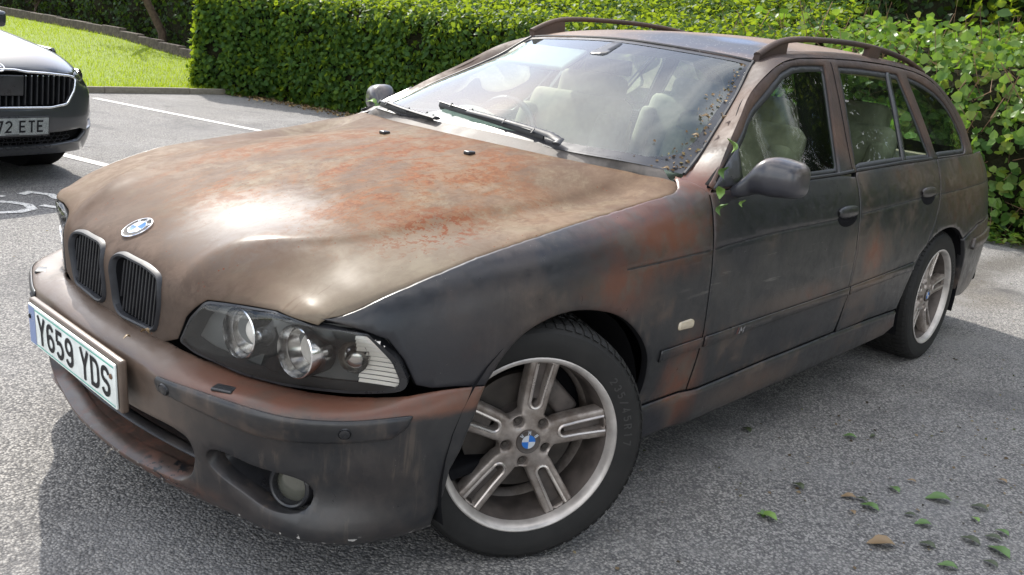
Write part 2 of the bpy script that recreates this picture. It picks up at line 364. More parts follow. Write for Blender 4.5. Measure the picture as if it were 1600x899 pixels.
def panel(name, S, outline, mat, parent=None, h=.014, holes=(), skirt=.018, bev=.002, e=.003, proud=0., sgn=1, grooves=(), hskirt=None, darkskirt=False):
    outs = []
    for k, p in enumerate([outline]+list(holes)):
        p = seg(p, h)
        a = area(p)
        if (k == 0 and a < 0) or (k > 0 and a > 0): p = p[::-1]
        outs.append(p)
    V = []; E = []; kind = []; ntop = 0
    for k, p in enumerate(outs):
        b = len(V); n = len(p); V += list(p); kind += [('b', k)]*n; E += [(b+i, b+(i+1) % n) for i in range(n)]
    if e:
        for k, p in enumerate(outs): V += list(offs(p, e)); kind += [('o', 0)]*len(p)
    gdep = {}
    for gl, dep, w in grooves:
        gl = np.asarray(gl, float); L = np.r_[0, np.cumsum(np.linalg.norm(np.diff(gl, axis=0), axis=1))]
        q = np.linspace(0, L[-1], int(L[-1]/h)+2); g = np.stack([np.interp(q, L, gl[:, c]) for c in (0, 1)], 1)
        t = np.gradient(g, axis=0); t /= np.linalg.norm(t, axis=1)[:, None]; nn = np.stack([-t[:, 1], t[:, 0]], 1)
        for o_, dd in ((-w, 0), (-w*.45, dep*.55), (0, dep), (w*.45, dep*.55), (w, 0)):
            b = len(V); V += list(g+nn*o_); kind += [('g', dd)]*len(g); E += [(b+i, b+i+1) for i in range(len(g)-1)]
    lo = outs[0].min(0); hi = outs[0].max(0)
    gx = np.arange(lo[0]+h/2, hi[0], h); gy = np.arange(lo[1]+h/2, hi[1], h)
    X, Y = np.meshgrid(gx, gy, indexing='ij'); X = X+(np.arange(len(gy)) % 2)*h*.5; I = np.stack([X.ravel(), Y.ravel()], 1)
    m = inside(I, outs[0])
    for p in outs[1:]: m &= ~inside(I, p)
    I = I[m]; Bd = np.array([v for v in V]);
    if len(I):
        keep = np.ones(len(I), bool)
        for c in range(0, len(I), 400):
            d = ((I[c:c+400, None]-Bd[None])**2).sum(2).min(1); keep[c:c+400] = d > (h*.45)**2
        V += list(I[keep]); kind += [('i', 0)]*int(keep.sum())
    vo, eo, fo, ov, oe, of = delaunay_2d_cdt([Vector((float(a), float(b))) for a, b in V], E, [], 0, 1e-7)
    VV = np.array([(v.x, v.y) for v in vo]); F = np.array([f for f in fo if len(f) == 3], int)
    cen = VV[F].mean(1); m = inside(cen, outs[0])
    for p in outs[1:]: m &= ~inside(cen, p)
    F = F[m]; disp = np.zeros(len(VV)); mp = {}
    for i, l in enumerate(ov):
        for o_ in l:
            kd = kind[o_]; mp[o_] = i
            if kd[0] == 'b': disp[i] = bev
            elif kd[0] == 'g': disp[i] = max(disp[i], kd[1])
    P = S.pos(VV); N = S.nrm(VV); P = P+N*(proud-disp)[:, None]
    if S.sg < 0: F = F[:, ::-1]
    Vl = list(P); Fl = [tuple(f) for f in F]; b = 0; ntop = len(Fl)
    for k, p in enumerate(outs):
        sk = skirt if (k == 0 or hskirt is None) else hskirt
        n = len(p)
        if sk:
            ids = [mp[b+i] for i in range(n)]; s0 = len(Vl)
            for i in ids: Vl.append(P[i]-N[i]*sk)
            for i in range(n):
                j = (i+1) % n; f = (ids[i], s0+i, s0+j, ids[j]); Fl.append(f if S.sg > 0 else f[::-1])
        b += n
    Vl = np.array(Vl)
    if sgn < 0: Vl = Vl*[1, -1, 1]; Fl = [f[::-1] for f in Fl]
    used = np.unique(np.concatenate([np.array(f) for f in Fl])); rm = -np.ones(len(Vl), int); rm[used] = np.arange(len(used))
    Fo = [tuple(rm[list(f)]) for f in Fl]
    n0 = len(outs[0])
    if skirt and darkskirt: return mesh(name, Vl[used], Fo, None, parent, mats=[mat, 'black'], midx=[0]*ntop+[1]*n0+[0]*(len(Fo)-ntop-n0))  # panel edges blackened in place of the shade inside the gaps
    return mesh(name, Vl[used], Fo, mat, parent)
def grid(name, G, mat, parent=None, flip=False):
    nu, nv = G.shape[:2]; F = [(i*nv+j, (i+1)*nv+j, (i+1)*nv+j+1, i*nv+j+1) for i in range(nu-1) for j in range(nv-1)]
    if flip: F = [f[::-1] for f in F]
    return mesh(name, G.reshape(-1, 3), F, mat, parent)
def project(S, poly3, h=None): return S.inv(poly3)

# number plate glyphs, centreline strokes in mm (50 x 79 box), drawn 14 mm thick
def arc(cx, cy, rx, ry, a0, a1, n=10): return [(cx+rx*math.cos(math.radians(a0+(a1-a0)*i/n)), cy+ry*math.sin(math.radians(a0+(a1-a0)*i/n))) for i in range(n+1)]
GL = {'Y': [[(4, 79), (25, 36)], [(46, 79), (25, 36)], [(25, 40), (25, 0)]],
      '6': [arc(25, 25, 18, 18, 180, -180, 24)[:-1]+['c'], [(7, 25), (7, 50)]+arc(25, 54, 18, 18, 180, 25, 10)],
      '5': [[(41, 72), (10, 72), (8, 44)], [(8, 42)]+arc(24, 26, 19, 19.5, 95, -150, 16)],
      '9': [arc(25, 54, 18, 18, 180, -180, 24)[:-1]+['c'], [(43, 54), (43, 29)]+arc(25, 25, 18, 18, 0, -155, 10)],
      'D': [[(7, 7), (7, 72), (24, 72)]+arc(24, 53, 19, 19, 90, 0, 6)+[(43, 26)]+arc(24, 26, 19, 19, 0, -90, 6)+[(7, 7), 'c']],
      'S': [arc(25, 56, 17.5, 16, 15, 180, 9)+arc(25, 53, 17.5, 13, 180, 250, 5)+arc(25, 26, 17.5, 13, 70, 0, 5)+arc(25, 23, 17.5, 16, 0, -165, 9)],
      '7': [[(5, 72), (43, 72), (22, 0)]], 'E': [[(43, 72), (7, 72), (7, 7), (43, 7)], [(7, 40), (38, 40)]], 'T': [[(3, 72), (47, 72)], [(25, 72), (25, 0)]],
      '2': [arc(25, 54, 18, 18, 165, -35, 12)+[(8, 7), (44, 7)]],
      'F': [[(43, 72), (7, 72), (7, 0)], [(7, 40), (38, 40)]], 'B': [[(7, 7), (7, 72), (26, 72)]+arc(26, 57, 15, 15, 90, -90, 6)+[(7, 41)], [(26, 41)]+arc(26, 24, 17, 17, 90, -90, 7)+[(7, 7)]],
      'M': [[(5, 0), (5, 74), (25, 30), (45, 74), (45, 0)]], 'W': [[(3, 79), (14, 4), (25, 60), (36, 4), (47, 79)]],
      '3': [arc(25, 55, 17, 17, 160, -80, 10), arc(25, 24, 18, 17, 80, -160, 10)], '4': [[(40, 22), (4, 22), (32, 79), (32, 0)]], 'R': [[(7, 0), (7, 72), (27, 72)]+arc(27, 55, 16, 17, 90, -90, 6)+[(7, 38)], [(26, 38), (44, 0)]], '/': [[(8, 0), (42, 79)]], '1': [[(16, 66), (28, 74), (28, 0)]]}
def stroke2d(pts, w):
    closed = pts[-1] == 'c'
    if closed: pts = pts[:-1]
    pts = [tuple(map(float, p)) for p in pts]; pts = [p for i, p in enumerate(pts) if i == 0 or math.dist(p, pts[i-1]) > .01*w]
    P = np.array(pts, float); n = len(P)
    if closed and np.linalg.norm(P[0]-P[-1]) < .05*w: P = P[:-1]; n -= 1
    L, R = [], []
    for i in range(n):
        a = P[(i-1) % n] if (closed or i > 0) else None; c = P[(i+1) % n] if (closed or i < n-1) else None
        d1 = (P[i]-a) if a is not None else None; d2 = (c-P[i]) if c is not None else None
        if d1 is None: d1 = d2
        if d2 is None: d2 = d1
        d1 = d1/np.linalg.norm(d1); d2 = d2/np.linalg.norm(d2); t = d1+d2
        if np.linalg.norm(t) < .1: t = d1
        t /= np.linalg.norm(t); nn = np.array([-t[1], t[0]]); k = w/2/max(.45, np.dot(nn, [-d1[1], d1[0]]))
        L.append(P[i]+nn*k); R.append(P[i]-nn*k)
    V = np.array([v for p in zip(L, R) for v in p]); F = [(2*i, 2*i+1, (2*i+3) % (2*n), (2*i+2) % (2*n)) for i in range(n if closed else n-1)]
    return V, F
def glyph(ch, w=14):   # 2D verts, faces, tiny layer index per stroke
    V = np.zeros((0, 2)); F = []; Z = []
    for k, s in enumerate(GL[ch]):
        v, f = stroke2d(list(s), w); b = len(V); V = np.vstack([V, v]); F += [tuple(b+i for i in q) for q in f]; Z += [k]*len(v)
    return V, F, np.array(Z)
def char3d(name, ch, mapf, mat, parent, w=14, lift=.0006):
    V, F, Z = glyph(ch, w); P = np.array([mapf(x, y, lift+.00015*z) for (x, y), z in zip(V, Z)])
    return fix(mesh(name, P, F, mat, parent, smooth=False))
# ================================================================== MAIN CAR (car coordinates: x rearwards, y to its right, z up)
ROOT = Vector((2.4, 0, 0))
car = empty('estate_car', ROOT, 0, 'weathered black and rust brown estate car with roof rails, in the foreground', 'car')
def C(o):
    if o.parent is car: o.location = -ROOT
    return o
def m(v): return [[p[0], -p[1], p[2]] for p in v]
# ---- side surface
Wx = [.2, .3, .4, .5, .6, .83, 1.2, 1.6, 2.4, 3.2, 3.7, 4.1, 4.35, 4.55, 4.7, 4.8]
Wy = [.70, .765, .815, .845, .865, .885, .897, .900, .902, .898, .888, .866, .842, .805, .75, .66]
zz = np.array([.10, .15, .25, .4, .5, .6, .7, .8, .88, .95, 1.08, 1.21, 1.34, 1.385, 1.42])
dd = np.array([.07, .055, .025, .008, 0, .004, .010, .018, .035, .063, .128, .196, .268, .305, .37])
FR = {.2: [(.10, .70), (.5, .72), (.6, .715), (.64, .708), (.668, .693), (.70, .66)],
      .25: [(.10, .73), (.5, .745), (.6, .737), (.65, .728), (.688, .713), (.71, .67)],
      .3: [(.10, .76), (.5, .775), (.6, .770), (.66, .762), (.70, .750), (.716, .738), (.735, .68)],
      .4: [(.10, .80), (.5, .818), (.6, .812), (.68, .801), (.73, .785), (.753, .764), (.775, .70)],
      .6: [(.10, .82), (.52, .862), (.65, .853), (.73, .840), (.785, .815), (.806, .788), (.83, .71)],
      .83: [(.10, .83), (.52, .886), (.68, .877), (.77, .862), (.82, .833), (.842, .788), (.865, .71)],
      1.1: [(.10, .83), (.5, .896), (.68, .889), (.79, .872), (.855, .838), (.879, .787), (.90, .70)],
      1.3: [(.10, .83), (.5, .898), (.68, .891), (.80, .876), (.88, .842), (.911, .799), (.93, .72)],
      1.39: [(.10, .83), (.5, .898), (.68, .893), (.80, .879), (.885, .848), (.925, .790), (.94, .70)],
      1.43: [(.10, .83), (.5, .899), (.68, .893), (.80, .881), (.885, .852), (.930, .81), (.946, .755), (.955, .67)],
      1.46: [(.10, .83), (.5, .899), (.68, .893), (.80, .881), (.88, .858), (.925, .843), (.947, .80), (.957, .73), (.965, .66)]}
zg = np.arange(.10, 1.4201, .004); xs_ = sorted(FR)
def linmono(z, Z, Yv):   # smoothed profile
    Z = np.array(Z); Yv = np.array(Yv); zf = np.linspace(Z[0], Z[-1], 400)
    y = np.interp(zf, Z, Yv)
    for _ in range(3):
        k = 7; yp = np.pad(y, k//2, 'reflect', reflect_type='odd'); y = np.convolve(yp, np.ones(k)/k, 'valid')
    return np.interp(z, zf, y)
xgrid = np.array(xs_+[1.474, 1.50, 1.56, 1.75, 2.0, 2.4, 2.8, 3.2, 3.5, 3.7, 3.9, 4.1, 4.25, 4.4, 4.55, 4.68, 4.8])
def prof_levels(pr):
    P_ = np.array(pr, float)[:-1]; L_ = np.r_[0, np.cumsum(np.linalg.norm(np.diff(P_, axis=0), axis=1))]; L_ /= L_[-1]; t_ = np.linspace(0, 1, 41)
    Q_ = np.stack([np.interp(t_, L_, P_[:, c]) for c in (0, 1)], 1)
    for _ in range(2): Q_[1:-1] = .25*Q_[:-2]+.5*Q_[1:-1]+.25*Q_[2:]
    e_ = np.array(pr[-1], float)-P_[-1]; e_ = e_/np.linalg.norm(e_)
    return np.vstack([Q_, P_[-1]+e_*np.array([[.02], [.06]])])
LV = np.stack([prof_levels(FR[x]) for x in xs_]); xfr = np.arange(.2, 1.461, .01)
LF = pchip(np.array(xs_), LV.reshape(len(xs_), -1), xfr).reshape(len(xfr), -1, 2)
for _ in range(2): LF[1:118] = .25*LF[0:117]+.5*LF[1:118]+.25*LF[2:119]
wing = {}
for x, lf in zip(xfr, LF):
    o_ = np.argsort(lf[:, 0]); wing[round(float(x), 3)] = np.maximum(np.interp(zg, lf[o_, 0], lf[o_, 1])-np.maximum(0, zg-lf[:, 0].max())*2, .45)
xgrid = np.array([k_ for k_ in xgrid if k_ > 1.465])
cols = [wing[k_] for k_ in sorted(wing)]; xr = xgrid; xgrid = np.r_[sorted(wing), xgrid]
for x in xr:
    w = cs(np.array(Wx), np.array(Wy)[:, None], [x])[0, 0]; y = w-linmono(zg, zz, dd)
    if x > 3.9: y = y-np.clip(zg-.62, 0, 1)*(x-3.9)*.13
    cols.append(y)
cols = np.array(cols); xf = np.arange(.2, 4.801, .01); cf = pchip(xgrid, cols, xf); xc = cs(xgrid, cols, xf)
wgt = np.clip((xf-1.75)/.3, 0, 1)[:, None]; cols = cf*(1-wgt)+xc*wgt
kk = np.ones(7)/7; lowm = (zg < .80)
sm_ = np.stack([np.convolve(np.pad(cols[:, j], 3, 'edge'), kk, 'valid') for j in range(cols.shape[1])], 1); cols = np.where((xf > 1.55)[:, None] | lowm[None], sm_, cols)
xgrid = xf
SID = Surf(np.stack([np.repeat(xgrid[:, None], len(zg), 1), -cols, np.repeat(zg[None], len(xgrid), 0)], 2), uk=xgrid, vk=zg, du=.01, dv=.004, out=(0, -1, 0))
SURF_MIN = .2
def ysh(x): return np.interp(x, [.222, .25, .30, .35, .40, .50, .60, .70, .85, 1.0, 1.15, 1.3, 1.36, 1.40, 1.43, 1.442], [.6955, .713, .737, .752, .764, .779, .788, .789, .788, .786, .789, .799, .797, .785, .757, .743])
def ztop(x):
    zs = np.linspace(.62, .975, 400); yv = -SID.pos(np.stack([np.full(400, x), zs], 1))[:, 1]; k_ = np.where(yv < ysh(x))[0]
    return float(zs[k_[0]]) if len(k_) else .975
def sy(x, z): return float(SID.pos(np.array([[x, z]]))[0, 1])

# ---- bonnet and nose surface
bon = [
 [(.090, 0, .503), (.080, 0, .60), (.083, 0, .675), (.150, 0, .727), (.35, 0, .806), (.6, 0, .864), (.9, 0, .914), (1.1, 0, .944), (1.24, 0, .965)],
 [(.092, .14, .503), (.082, .14, .60), (.084, .14, .678), (.152, .14, .7265), (.35, .15, .805), (.6, .16, .863), (.9, .17, .912), (1.11, .18, .942), (1.252, .185, .964)],
 [(.100, .26, .505), (.092, .26, .60), (.098, .262, .668), (.158, .27, .722), (.36, .31, .803), (.6, .335, .857), (.9, .36, .902), (1.14, .385, .935), (1.292, .395, .958)],
 [(.118, .37, .505), (.114, .37, .60), (.120, .36, .670), (.168, .352, .7265), (.37, .478, .797), (.60, .548, .836), (.90, .582, .869), (1.17, .602, .897), (1.375, .625, .951)],
 [(.19, .53, .497), (.172, .53, .60), (.178, .53, .655), (.213, .54, .693), (.39, .625, .776), (.62, .670, .818), (.92, .688, .856), (1.2, .698, .889), (1.40, .70, .950)],
 [(.285, .67, .493), (.248, .67, .60), (.218, .68, .655), 0, 0, 0, 0, 0, 0],
 [(.392, .815, .50), (.355, .80, .60), (.31, .775, .64), 0, 0, 0, 0, 0, 0],
]
XS = (.40, .64, .93, 1.22)
bon[5] = bon[5][:3]+[(.230, .699, ztop(.230)-.001)]+[(x_, ysh(x_)-.003, ztop(x_)-.0005) for x_ in XS]+[(1.425, .757, ztop(1.425)-.001)]
bon[6] = bon[6][:3]+[(.30, .765, .655)]+[(x_+.01, ysh(x_)+.02, ztop(x_)-.012) for x_ in XS]+[(1.44, .78, ztop(1.43)-.014)]
BH = np.array(bon).transpose(1, 0, 2)*[1, -1, 1]
full = np.concatenate([BH[:, ::-1]*1.0, (BH*[1, -1, 1])[:, 1:]], 1)     # left (-y) to right (+y)
VS = .735
vkh = np.array([0, .14, .275, .44, .60, VS, .80]); vk = np.r_[-vkh[::-1], vkh[1:]]
BON = Surf(full, vk=vk, du=.011, dv=.011, out=(-.3, 0, 1))
U = BON.uk
_uu, _vv = np.meshgrid(BON.U, np.abs(BON.V), indexing='ij')
_ss = lambda x, a, b: (lambda t: t*t*(3-2*t))(np.clip((x-a)/(b-a), 0, 1))
_vc = .44+0*_uu
BON.G[..., 2] -= .007*_ss(_vv, _vc-.004, _vc+.04)*(1-_ss(_vv, _vc+.06, .70))*_ss(_uu, U[3]-.03, U[4])*(1-.6*_ss(_uu, U[7], U[8]))
for i_, u_ in enumerate(BON.U):       # bend the outer strip so that it meets the wing exactly
    if u_ < U[3]: continue
    e_ = BON.pos(np.array([[u_, -VS]]))[0]; x_ = min(max(e_[0], .23), 1.425); dy_ = (ysh(x_)-.003)-abs(e_[1]); dz_ = ztop(x_)-.0008-e_[2]
    w_ = np.clip((np.abs(BON.V)-.44)/(VS-.44), 0, 1.0)**2*min(1, (u_-U[3])/.05)
    BON.G[i_, :, 1] += np.sign(BON.V)*dy_*w_; BON.G[i_, :, 2] += dz_*w_
BON._n((-.3, 0, 1))
def bi(p): return BON.inv(p)
# bonnet outline (left half), then mirrored
kn = bi([(.098, -.275, .522), (.103, -.318, .540), (.106, -.345, .60), (.117, -.40, .657), (.150, -.46, .6635), (.203, -.58, .663), (.221, -.690, .667)])
left = [tuple(q) for q in kn]+[(u_, -VS+.001) for u_ in np.linspace(U[3]+.03, U[7]+.02, 12)]+[(U[7]+.07, -VS+.001), (U[7]+.13, -VS+.001), (U[8]-.012, -VS+.002), (U[8], -VS+.014)]
top = [(U[8], v_) for v_ in np.linspace(-.68, 0, 11)]
half = left+top; oth = [(u_, -v_) for u_, v_ in half[::-1]]
bot = [(U[0]+.004, v_) for v_ in np.linspace(.26, -.26, 9)]
outl = half+oth[1:]+bot
def rrect(pts, r=.02, n=5):   # round the corners of a polygon
    P = [np.array(p, float) for p in pts]; out = []
    for i in range(len(P)):
        a, b, c = P[i-1], P[i], P[(i+1) % len(P)]; ra = min(r, .45*np.linalg.norm(a-b)); rc = min(r, .45*np.linalg.norm(c-b))
        p0 = b+(a-b)/np.linalg.norm(a-b)*ra; p1 = b+(c-b)/np.linalg.norm(c-b)*rc
        for k in range(n+1):
            t = k/n; out.append((1-t)**2*p0+2*t*(1-t)*b+t*t*p1)
    return np.array(out)
# kidney outline in (y,z) on the nose, visible side first
kid3 = [(.09, -.024, .545), (.09, -.021, .660), (.085, -.048, .691), (.085, -.195, .693), (.09, -.252, .674), (.09, -.260, .62), (.09, -.230, .528), (.09, -.055, .521)]
kq = bi(kid3); kidq = rrect(kq, .03)
kidm = kidq*[1, -1]
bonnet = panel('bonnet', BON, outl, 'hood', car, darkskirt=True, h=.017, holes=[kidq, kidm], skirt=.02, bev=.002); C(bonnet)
for sgn in (1, -1):
    q = kidq if sgn > 0 else kidm
    P = BON.pos(q); N = BON.nrm(q); cen = P.mean(0)
    # frame: rounded surround proud of the bonnet, then deep dark well
    V = []; n = len(q); prof = [(-.004, -.012), (-.001, .004), (.004, .008), (.009, .005), (.012, -.008), (.017, -.075)]
    c2 = q.mean(0); tang = np.roll(q, -1, 0)-np.roll(q, 1, 0); tang /= np.linalg.norm(tang, axis=1)[:, None]
    inn = np.stack([-tang[:, 1], tang[:, 0]], 1); inn *= np.sign(((c2-q)*inn).sum(1))[:, None]
    F = []
    for i_, (a, h_) in enumerate(prof):
        qq = q+inn*a; V += list(BON.pos(qq)+np.array([-1, 0, .12])*h_)
    for i_ in range(len(prof)-1):
        for j in range(n): F.append((i_*n+j, i_*n+(j+1) % n, (i_+1)*n+(j+1) % n, (i_+1)*n+j))
    F.append(tuple((len(prof)-1)*n+j for j in range(n)))
    fr = fix(mesh('kidney_grille', V, F, None, car, mats=['kidney', 'black'], midx=[0 if k < 4*n else 1 for k in range(len(F))]), 50); C(fr)
    ys = np.linspace(-.245, -.038, 13)*sgn
    for y_ in ys:
        t = (abs(y_)-.05)/.172; z0, z1 = .535, .685-.012*t
        if abs(y_) > .225 or abs(y_) < .045: z1 = .66; z0 = .565
        sl_ = box('slat', (0, 0, 0), (.03, .005, z1-z0), 'grille', fr, bev=.003)
        sl_.data.transform(Matrix.Translation((.112, y_, (z0+z1)/2))@Matrix.Rotation(math.radians(3), 4, 'Y'))
# roundel
def roundel(c, n, r, parent, mats=('kidney', 'white', 'blue', 'ink'), letters=True):
    n = Vector(n).normalized(); e = Vector((0, 0, 1)).cross(n).normalized()*-1; g = n.cross(e).normalized()
    if g.z < 0: g = -g
    V = []; F = []; mi = []; K = 32
    def ring(r0, h0): 
        b = len(V)
        for k in range(K):
            t = 2*math.pi*k/K; V.append(Vector(c)+e*(r0*math.cos(t))+g*(r0*math.sin(t))+n*h0)
        return b
    R = [ring(r, -.003), ring(r, .0025), ring(r*.95, .0035), ring(r*.92, .003), ring(r*.62, .003), ring(r*.60, .0036), ring(r*.57, .003)]
    for a, b, mm in zip(R[:-1], R[1:], (0, 0, 0, 3, 0, 0)):
        for k in range(K): F.append((a+k, a+(k+1) % K, b+(k+1) % K, b+k)); mi.append(mm)
    V.append(Vector(c)+n*.003); cc = len(V)-1
    for k in range(K): F.append((R[-1]+k, R[-1]+(k+1) % K, cc)); mi.append(2 if ((k//8) % 2 == 1) else 1)
    o = fix(mesh('roundel_badge', V, F, None, parent, mats=list(mats), midx=mi), 30)
    if letters:
        for ch, a in zip('BMW', (140, 90, 40)):
            a = math.radians(a); s = r*.0042
            def mf(x, y, h, a=a): 
                rx = (x-25)*s; ry = (y-39)*s+r*.77
                return Vector(c)+e*(rx*math.sin(a)+ry*math.cos(a))+g*(-rx*math.cos(a)+ry*math.sin(a))+n*(.0035+h)
            char3d('letter', ch, mf, 'white', o, w=15, lift=.0002)
    return o
pb = BON.pos(bi([(.15, 0, .727)]))[0]; nb_ = BON.nrm(bi([(.15, 0, .727)]))[0]
C(roundel(pb+nb_*.002, nb_, .041, car, mats=('chrome', 'white', 'blue', 'ink')))
# washer nozzles
for y_ in (-.208, .208):
    p = BON.pos(bi([(1.095, y_, .94)]))[0]
    C(box('washer_nozzle', p+[0, 0, .004], (.03, .026, .011), 'trim', car, bev=.004))

# ---- bumper surface
L1 = [(.022, 0, .487), (.026, .14, .487), (.034, .27, .482), (.041, .36, .478), (.072, .47, .478), (.099, .55, .477), (.128, .62, .475), (.168, .68, .471), (.219, .73, .470), (.275, .773, .472), (.318, .80, .476), (.372, .828, .481), (.47, .853, .485), (.60, .868, .488)]
L0 = [(.105, 0, .520), (.105, .14, .520), (.108, .27, .520), (.112, .335, .518), (.165, .44, .502), (.205, .52, .493), (.245, .60, .489), (.285, .665, .491), (.321, .718, .497), (.35, .76, .505), (.378, .798, .514), (.42, .820, .520), (.49, .843, .523), (.60, .863, .515)]
L2 = [(.028, 0, .425), (.030, .14, .425), (.040, .27, .428), (.050, .36, .435), (.077, .47, .430), (.108, .55, .419), (.143, .62, .411), (.190, .68, .409), (.242, .73, .412), (.293, .776, .419), (.332, .806, .427), (.385, .834, .436), (.475, .856, .44), (.60, .869, .44)]
L3 = [(.045, 0, .345), (.047, .14, .345), (.056, .27, .347), (.068, .36, .350), (.095, .47, .345), (.128, .55, .340), (.163, .62, .336), (.207, .68, .334), (.256, .73, .335), (.305, .776, .338), (.343, .806, .341), (.394, .834, .345), (.48, .856, .347), (.60, .868, .35)]
L4 = [(.066, 0, .262), (.068, .14, .262), (.078, .27, .262), (.092, .36, .262), (.118, .47, .262), (.150, .55, .26), (.180, .62, .26), (.219, .68, .26), (.264, .73, .26), (.312, .774, .26), (.350, .803, .26), (.40, .829, .26), (.483, .850, .26), (.60, .86, .262)]
L5 = [(.068, 0, .186), (.072, .13, .186), (.090, .255, .186), (.110, .36, .186), (.135, .46, .186), (.160, .55, .186), (.176, .62, .186), (.205, .685, .186), (.247, .737, .186), (.300, .777, .186), (.345, .802, .192), (.396, .823, .198), (.482, .842, .206), (.60, .85, .21)]
L6 = [(a+.02, b*.985, c-.022) for i_, (a, b, c) in enumerate(L5)]
BP = np.array([L0, L1, L2, L3, L4, L5, L6]).transpose(1, 0, 2)*[1, -1, 1]
BPf = np.concatenate([BP[::-1], (BP*[1, -1, 1])[1:]], 0)
arcl = np.r_[0, np.cumsum(np.linalg.norm(np.diff(BP[:, 1], axis=0), axis=1))]
BV = np.array([0, .085, .15, .235, .32, .385, .415])
BMP = Surf(BPf, uk=np.r_[-arcl[::-1], arcl[1:]], vk=BV, du=.011, dv=.008, out=(-1, 0, 0))
def pi_(p): return BMP.inv(p)
def toz(p): return p
edge = pi_([(.577, -.86, .515), (.55, -.86, .458), (.517, -.858, .378), (.492, -.856, .332), (.477, -.852, .248), (.471, -.84, .186)])
le = [tuple(q) for q in edge]
oL = [(u_, 0.) for u_ in np.linspace(-arcl[-1]+.03, 0, 30)]
lft = le[::-1]                                   # bottom -> top at the arch
o_half = [(u_, BV[-1]) for u_ in np.linspace(0, lft[0][0], 30)][:-1]+[(lft[0][0], BV[-1])]+lft[1:-1]+[(lft[-1][0], 0.)]+[(u_, 0.) for u_ in np.linspace(lft[-1][0], 0, 30)][1:]
oth = [(-u_, v_) for u_, v_ in o_half[::-1]][1:-1]
bump_out = o_half+oth
intake = pi_([(.045, 0, .352), (.056, -.27, .354), (.075, -.38, .356), (.088, -.43, .345), (.10, -.435, .30), (.105, -.415, .243), (.10, -.37, .209), (.08, -.2, .197), (.07, 0, .196)])
ih = [tuple(q) for q in intake]; ih_full = rrect(ih[1:-1]+[(-a, b) for a, b in ih[1:-1][::-1]], .02)
fogp = pi_([(.130, -.480, .343), (.18, -.575, .338), (.215, -.65, .325), (.240, -.690, .295), (.238, -.690, .252), (.215, -.655, .228), (.19, -.60, .232), (.165, -.545, .252), (.142, -.495, .275), (.125, -.465, .31)])
fogh = curve(fogp, 36, True)
bumper = panel('front_bumper', BMP, bump_out, 'bumper', car, darkskirt=True, h=.016, holes=[ih_full, fogh, fogh*[-1, 1]], skirt=.02, hskirt=.05); C(bumper)
# rub strips with sensors
for sgn in (1, -1):
    st = pi_([(.037, -.352, .472), (.041, -.36, .478)]+[(a, -b, c) for a, b, c in L1[4:12]]+[(.386, -.834, .480), (.376, -.828, .455), (.345, -.812, .428)]+[(a, -b, c+.001) for a, b, c in L2[10:3:-1]]+[(.048, -.352, .44)])
    st = [tuple(q) for q in st]
    sp_ = panel('bumper_strip', BMP, rrect(st, .012) if True else st, 'side', bumper, darkskirt=True, h=.012, skirt=.006, proud=.005, bev=.003, sgn=sgn)
    for y3 in ((.139, .628, .442),):
        q = pi_([(y3[0], -y3[1], y3[2])])[0]; p = BMP.pos(q)[0]*[1, sgn, 1]; n_ = BMP.nrm(q)[0]*[1, sgn, 1]
    for P3, rr in (((.046, -.385, .456), .013), ((.262, -.757, .445), .012)):
        q = pi_([P3])[0]; p = BMP.pos(q)[0]*[1, sgn, 1]; n_ = BMP.nrm(q)[0]*[1, sgn, 1]
        lathe('parking_sensor', [(0, .0095), (rr*.8, .0095), (rr*.95, .0085), (rr, .006), (rr*1.02, .004), (rr*1.12, .0075), (rr*1.2, .004)], p, n_, 'trim', bumper, k=24)
    # headlamp washer cap, half broken, on the ledge
    q = pi_([(.10, -.515, .484)])[0]; p = BMP.pos(q)[0]*[1, sgn, 1]
    bx = box('washer_cover', p+np.array([.016, 0, .002]), (.036, .050, .008), 'trim', bumper, bev=.005, rot=Matrix.Rotation(math.radians(30*sgn), 3, 'Z'))
    # fog lamp: pocket, ring, glass
    V = []; n = len(fogh); P = BMP.pos(fogh)
    dirn = np.array([1., .10, -.02]); dirn /= np.linalg.norm(dirn); pc = P.mean(0)
    for d_, sc in ((.045, .97), (.06, .93), (.10, .90)): V += list(pc+(P-pc)*sc+dirn*d_)
    V = np.array(V)*[1, sgn, 1]; F = [(a*n+j, a*n+(j+1) % n, (a+1)*n+(j+1) % n, (a+1)*n+j) for a in (0, 1) for j in range(n)]+[tuple(2*n+j for j in range(n))]
    fix(mesh('fog_lamp_recess', V, F, 'trim', bumper), 50)
    fc = np.array([.232, -.622*sgn, .272]); ax = np.array([-1, -.42*sgn, .02])
    fg = lathe('fog_lamp', [(.041, -.06), (.041, .004), (.043, .010), (.047, .012), (.052, .009), (.055, .0), (.055, -.04)], fc, ax, 'trim', bumper, k=40)
    lathe('fog_lamp_lens', [(0, .012), (.016, .0115), (.030, .008), (.0405, .002), (.0405, -.01)], fc-np.array(ax)*.008, ax, plain('fog_glass', (.075, .075, .06), .12, coat=.8), bumper, k=36)
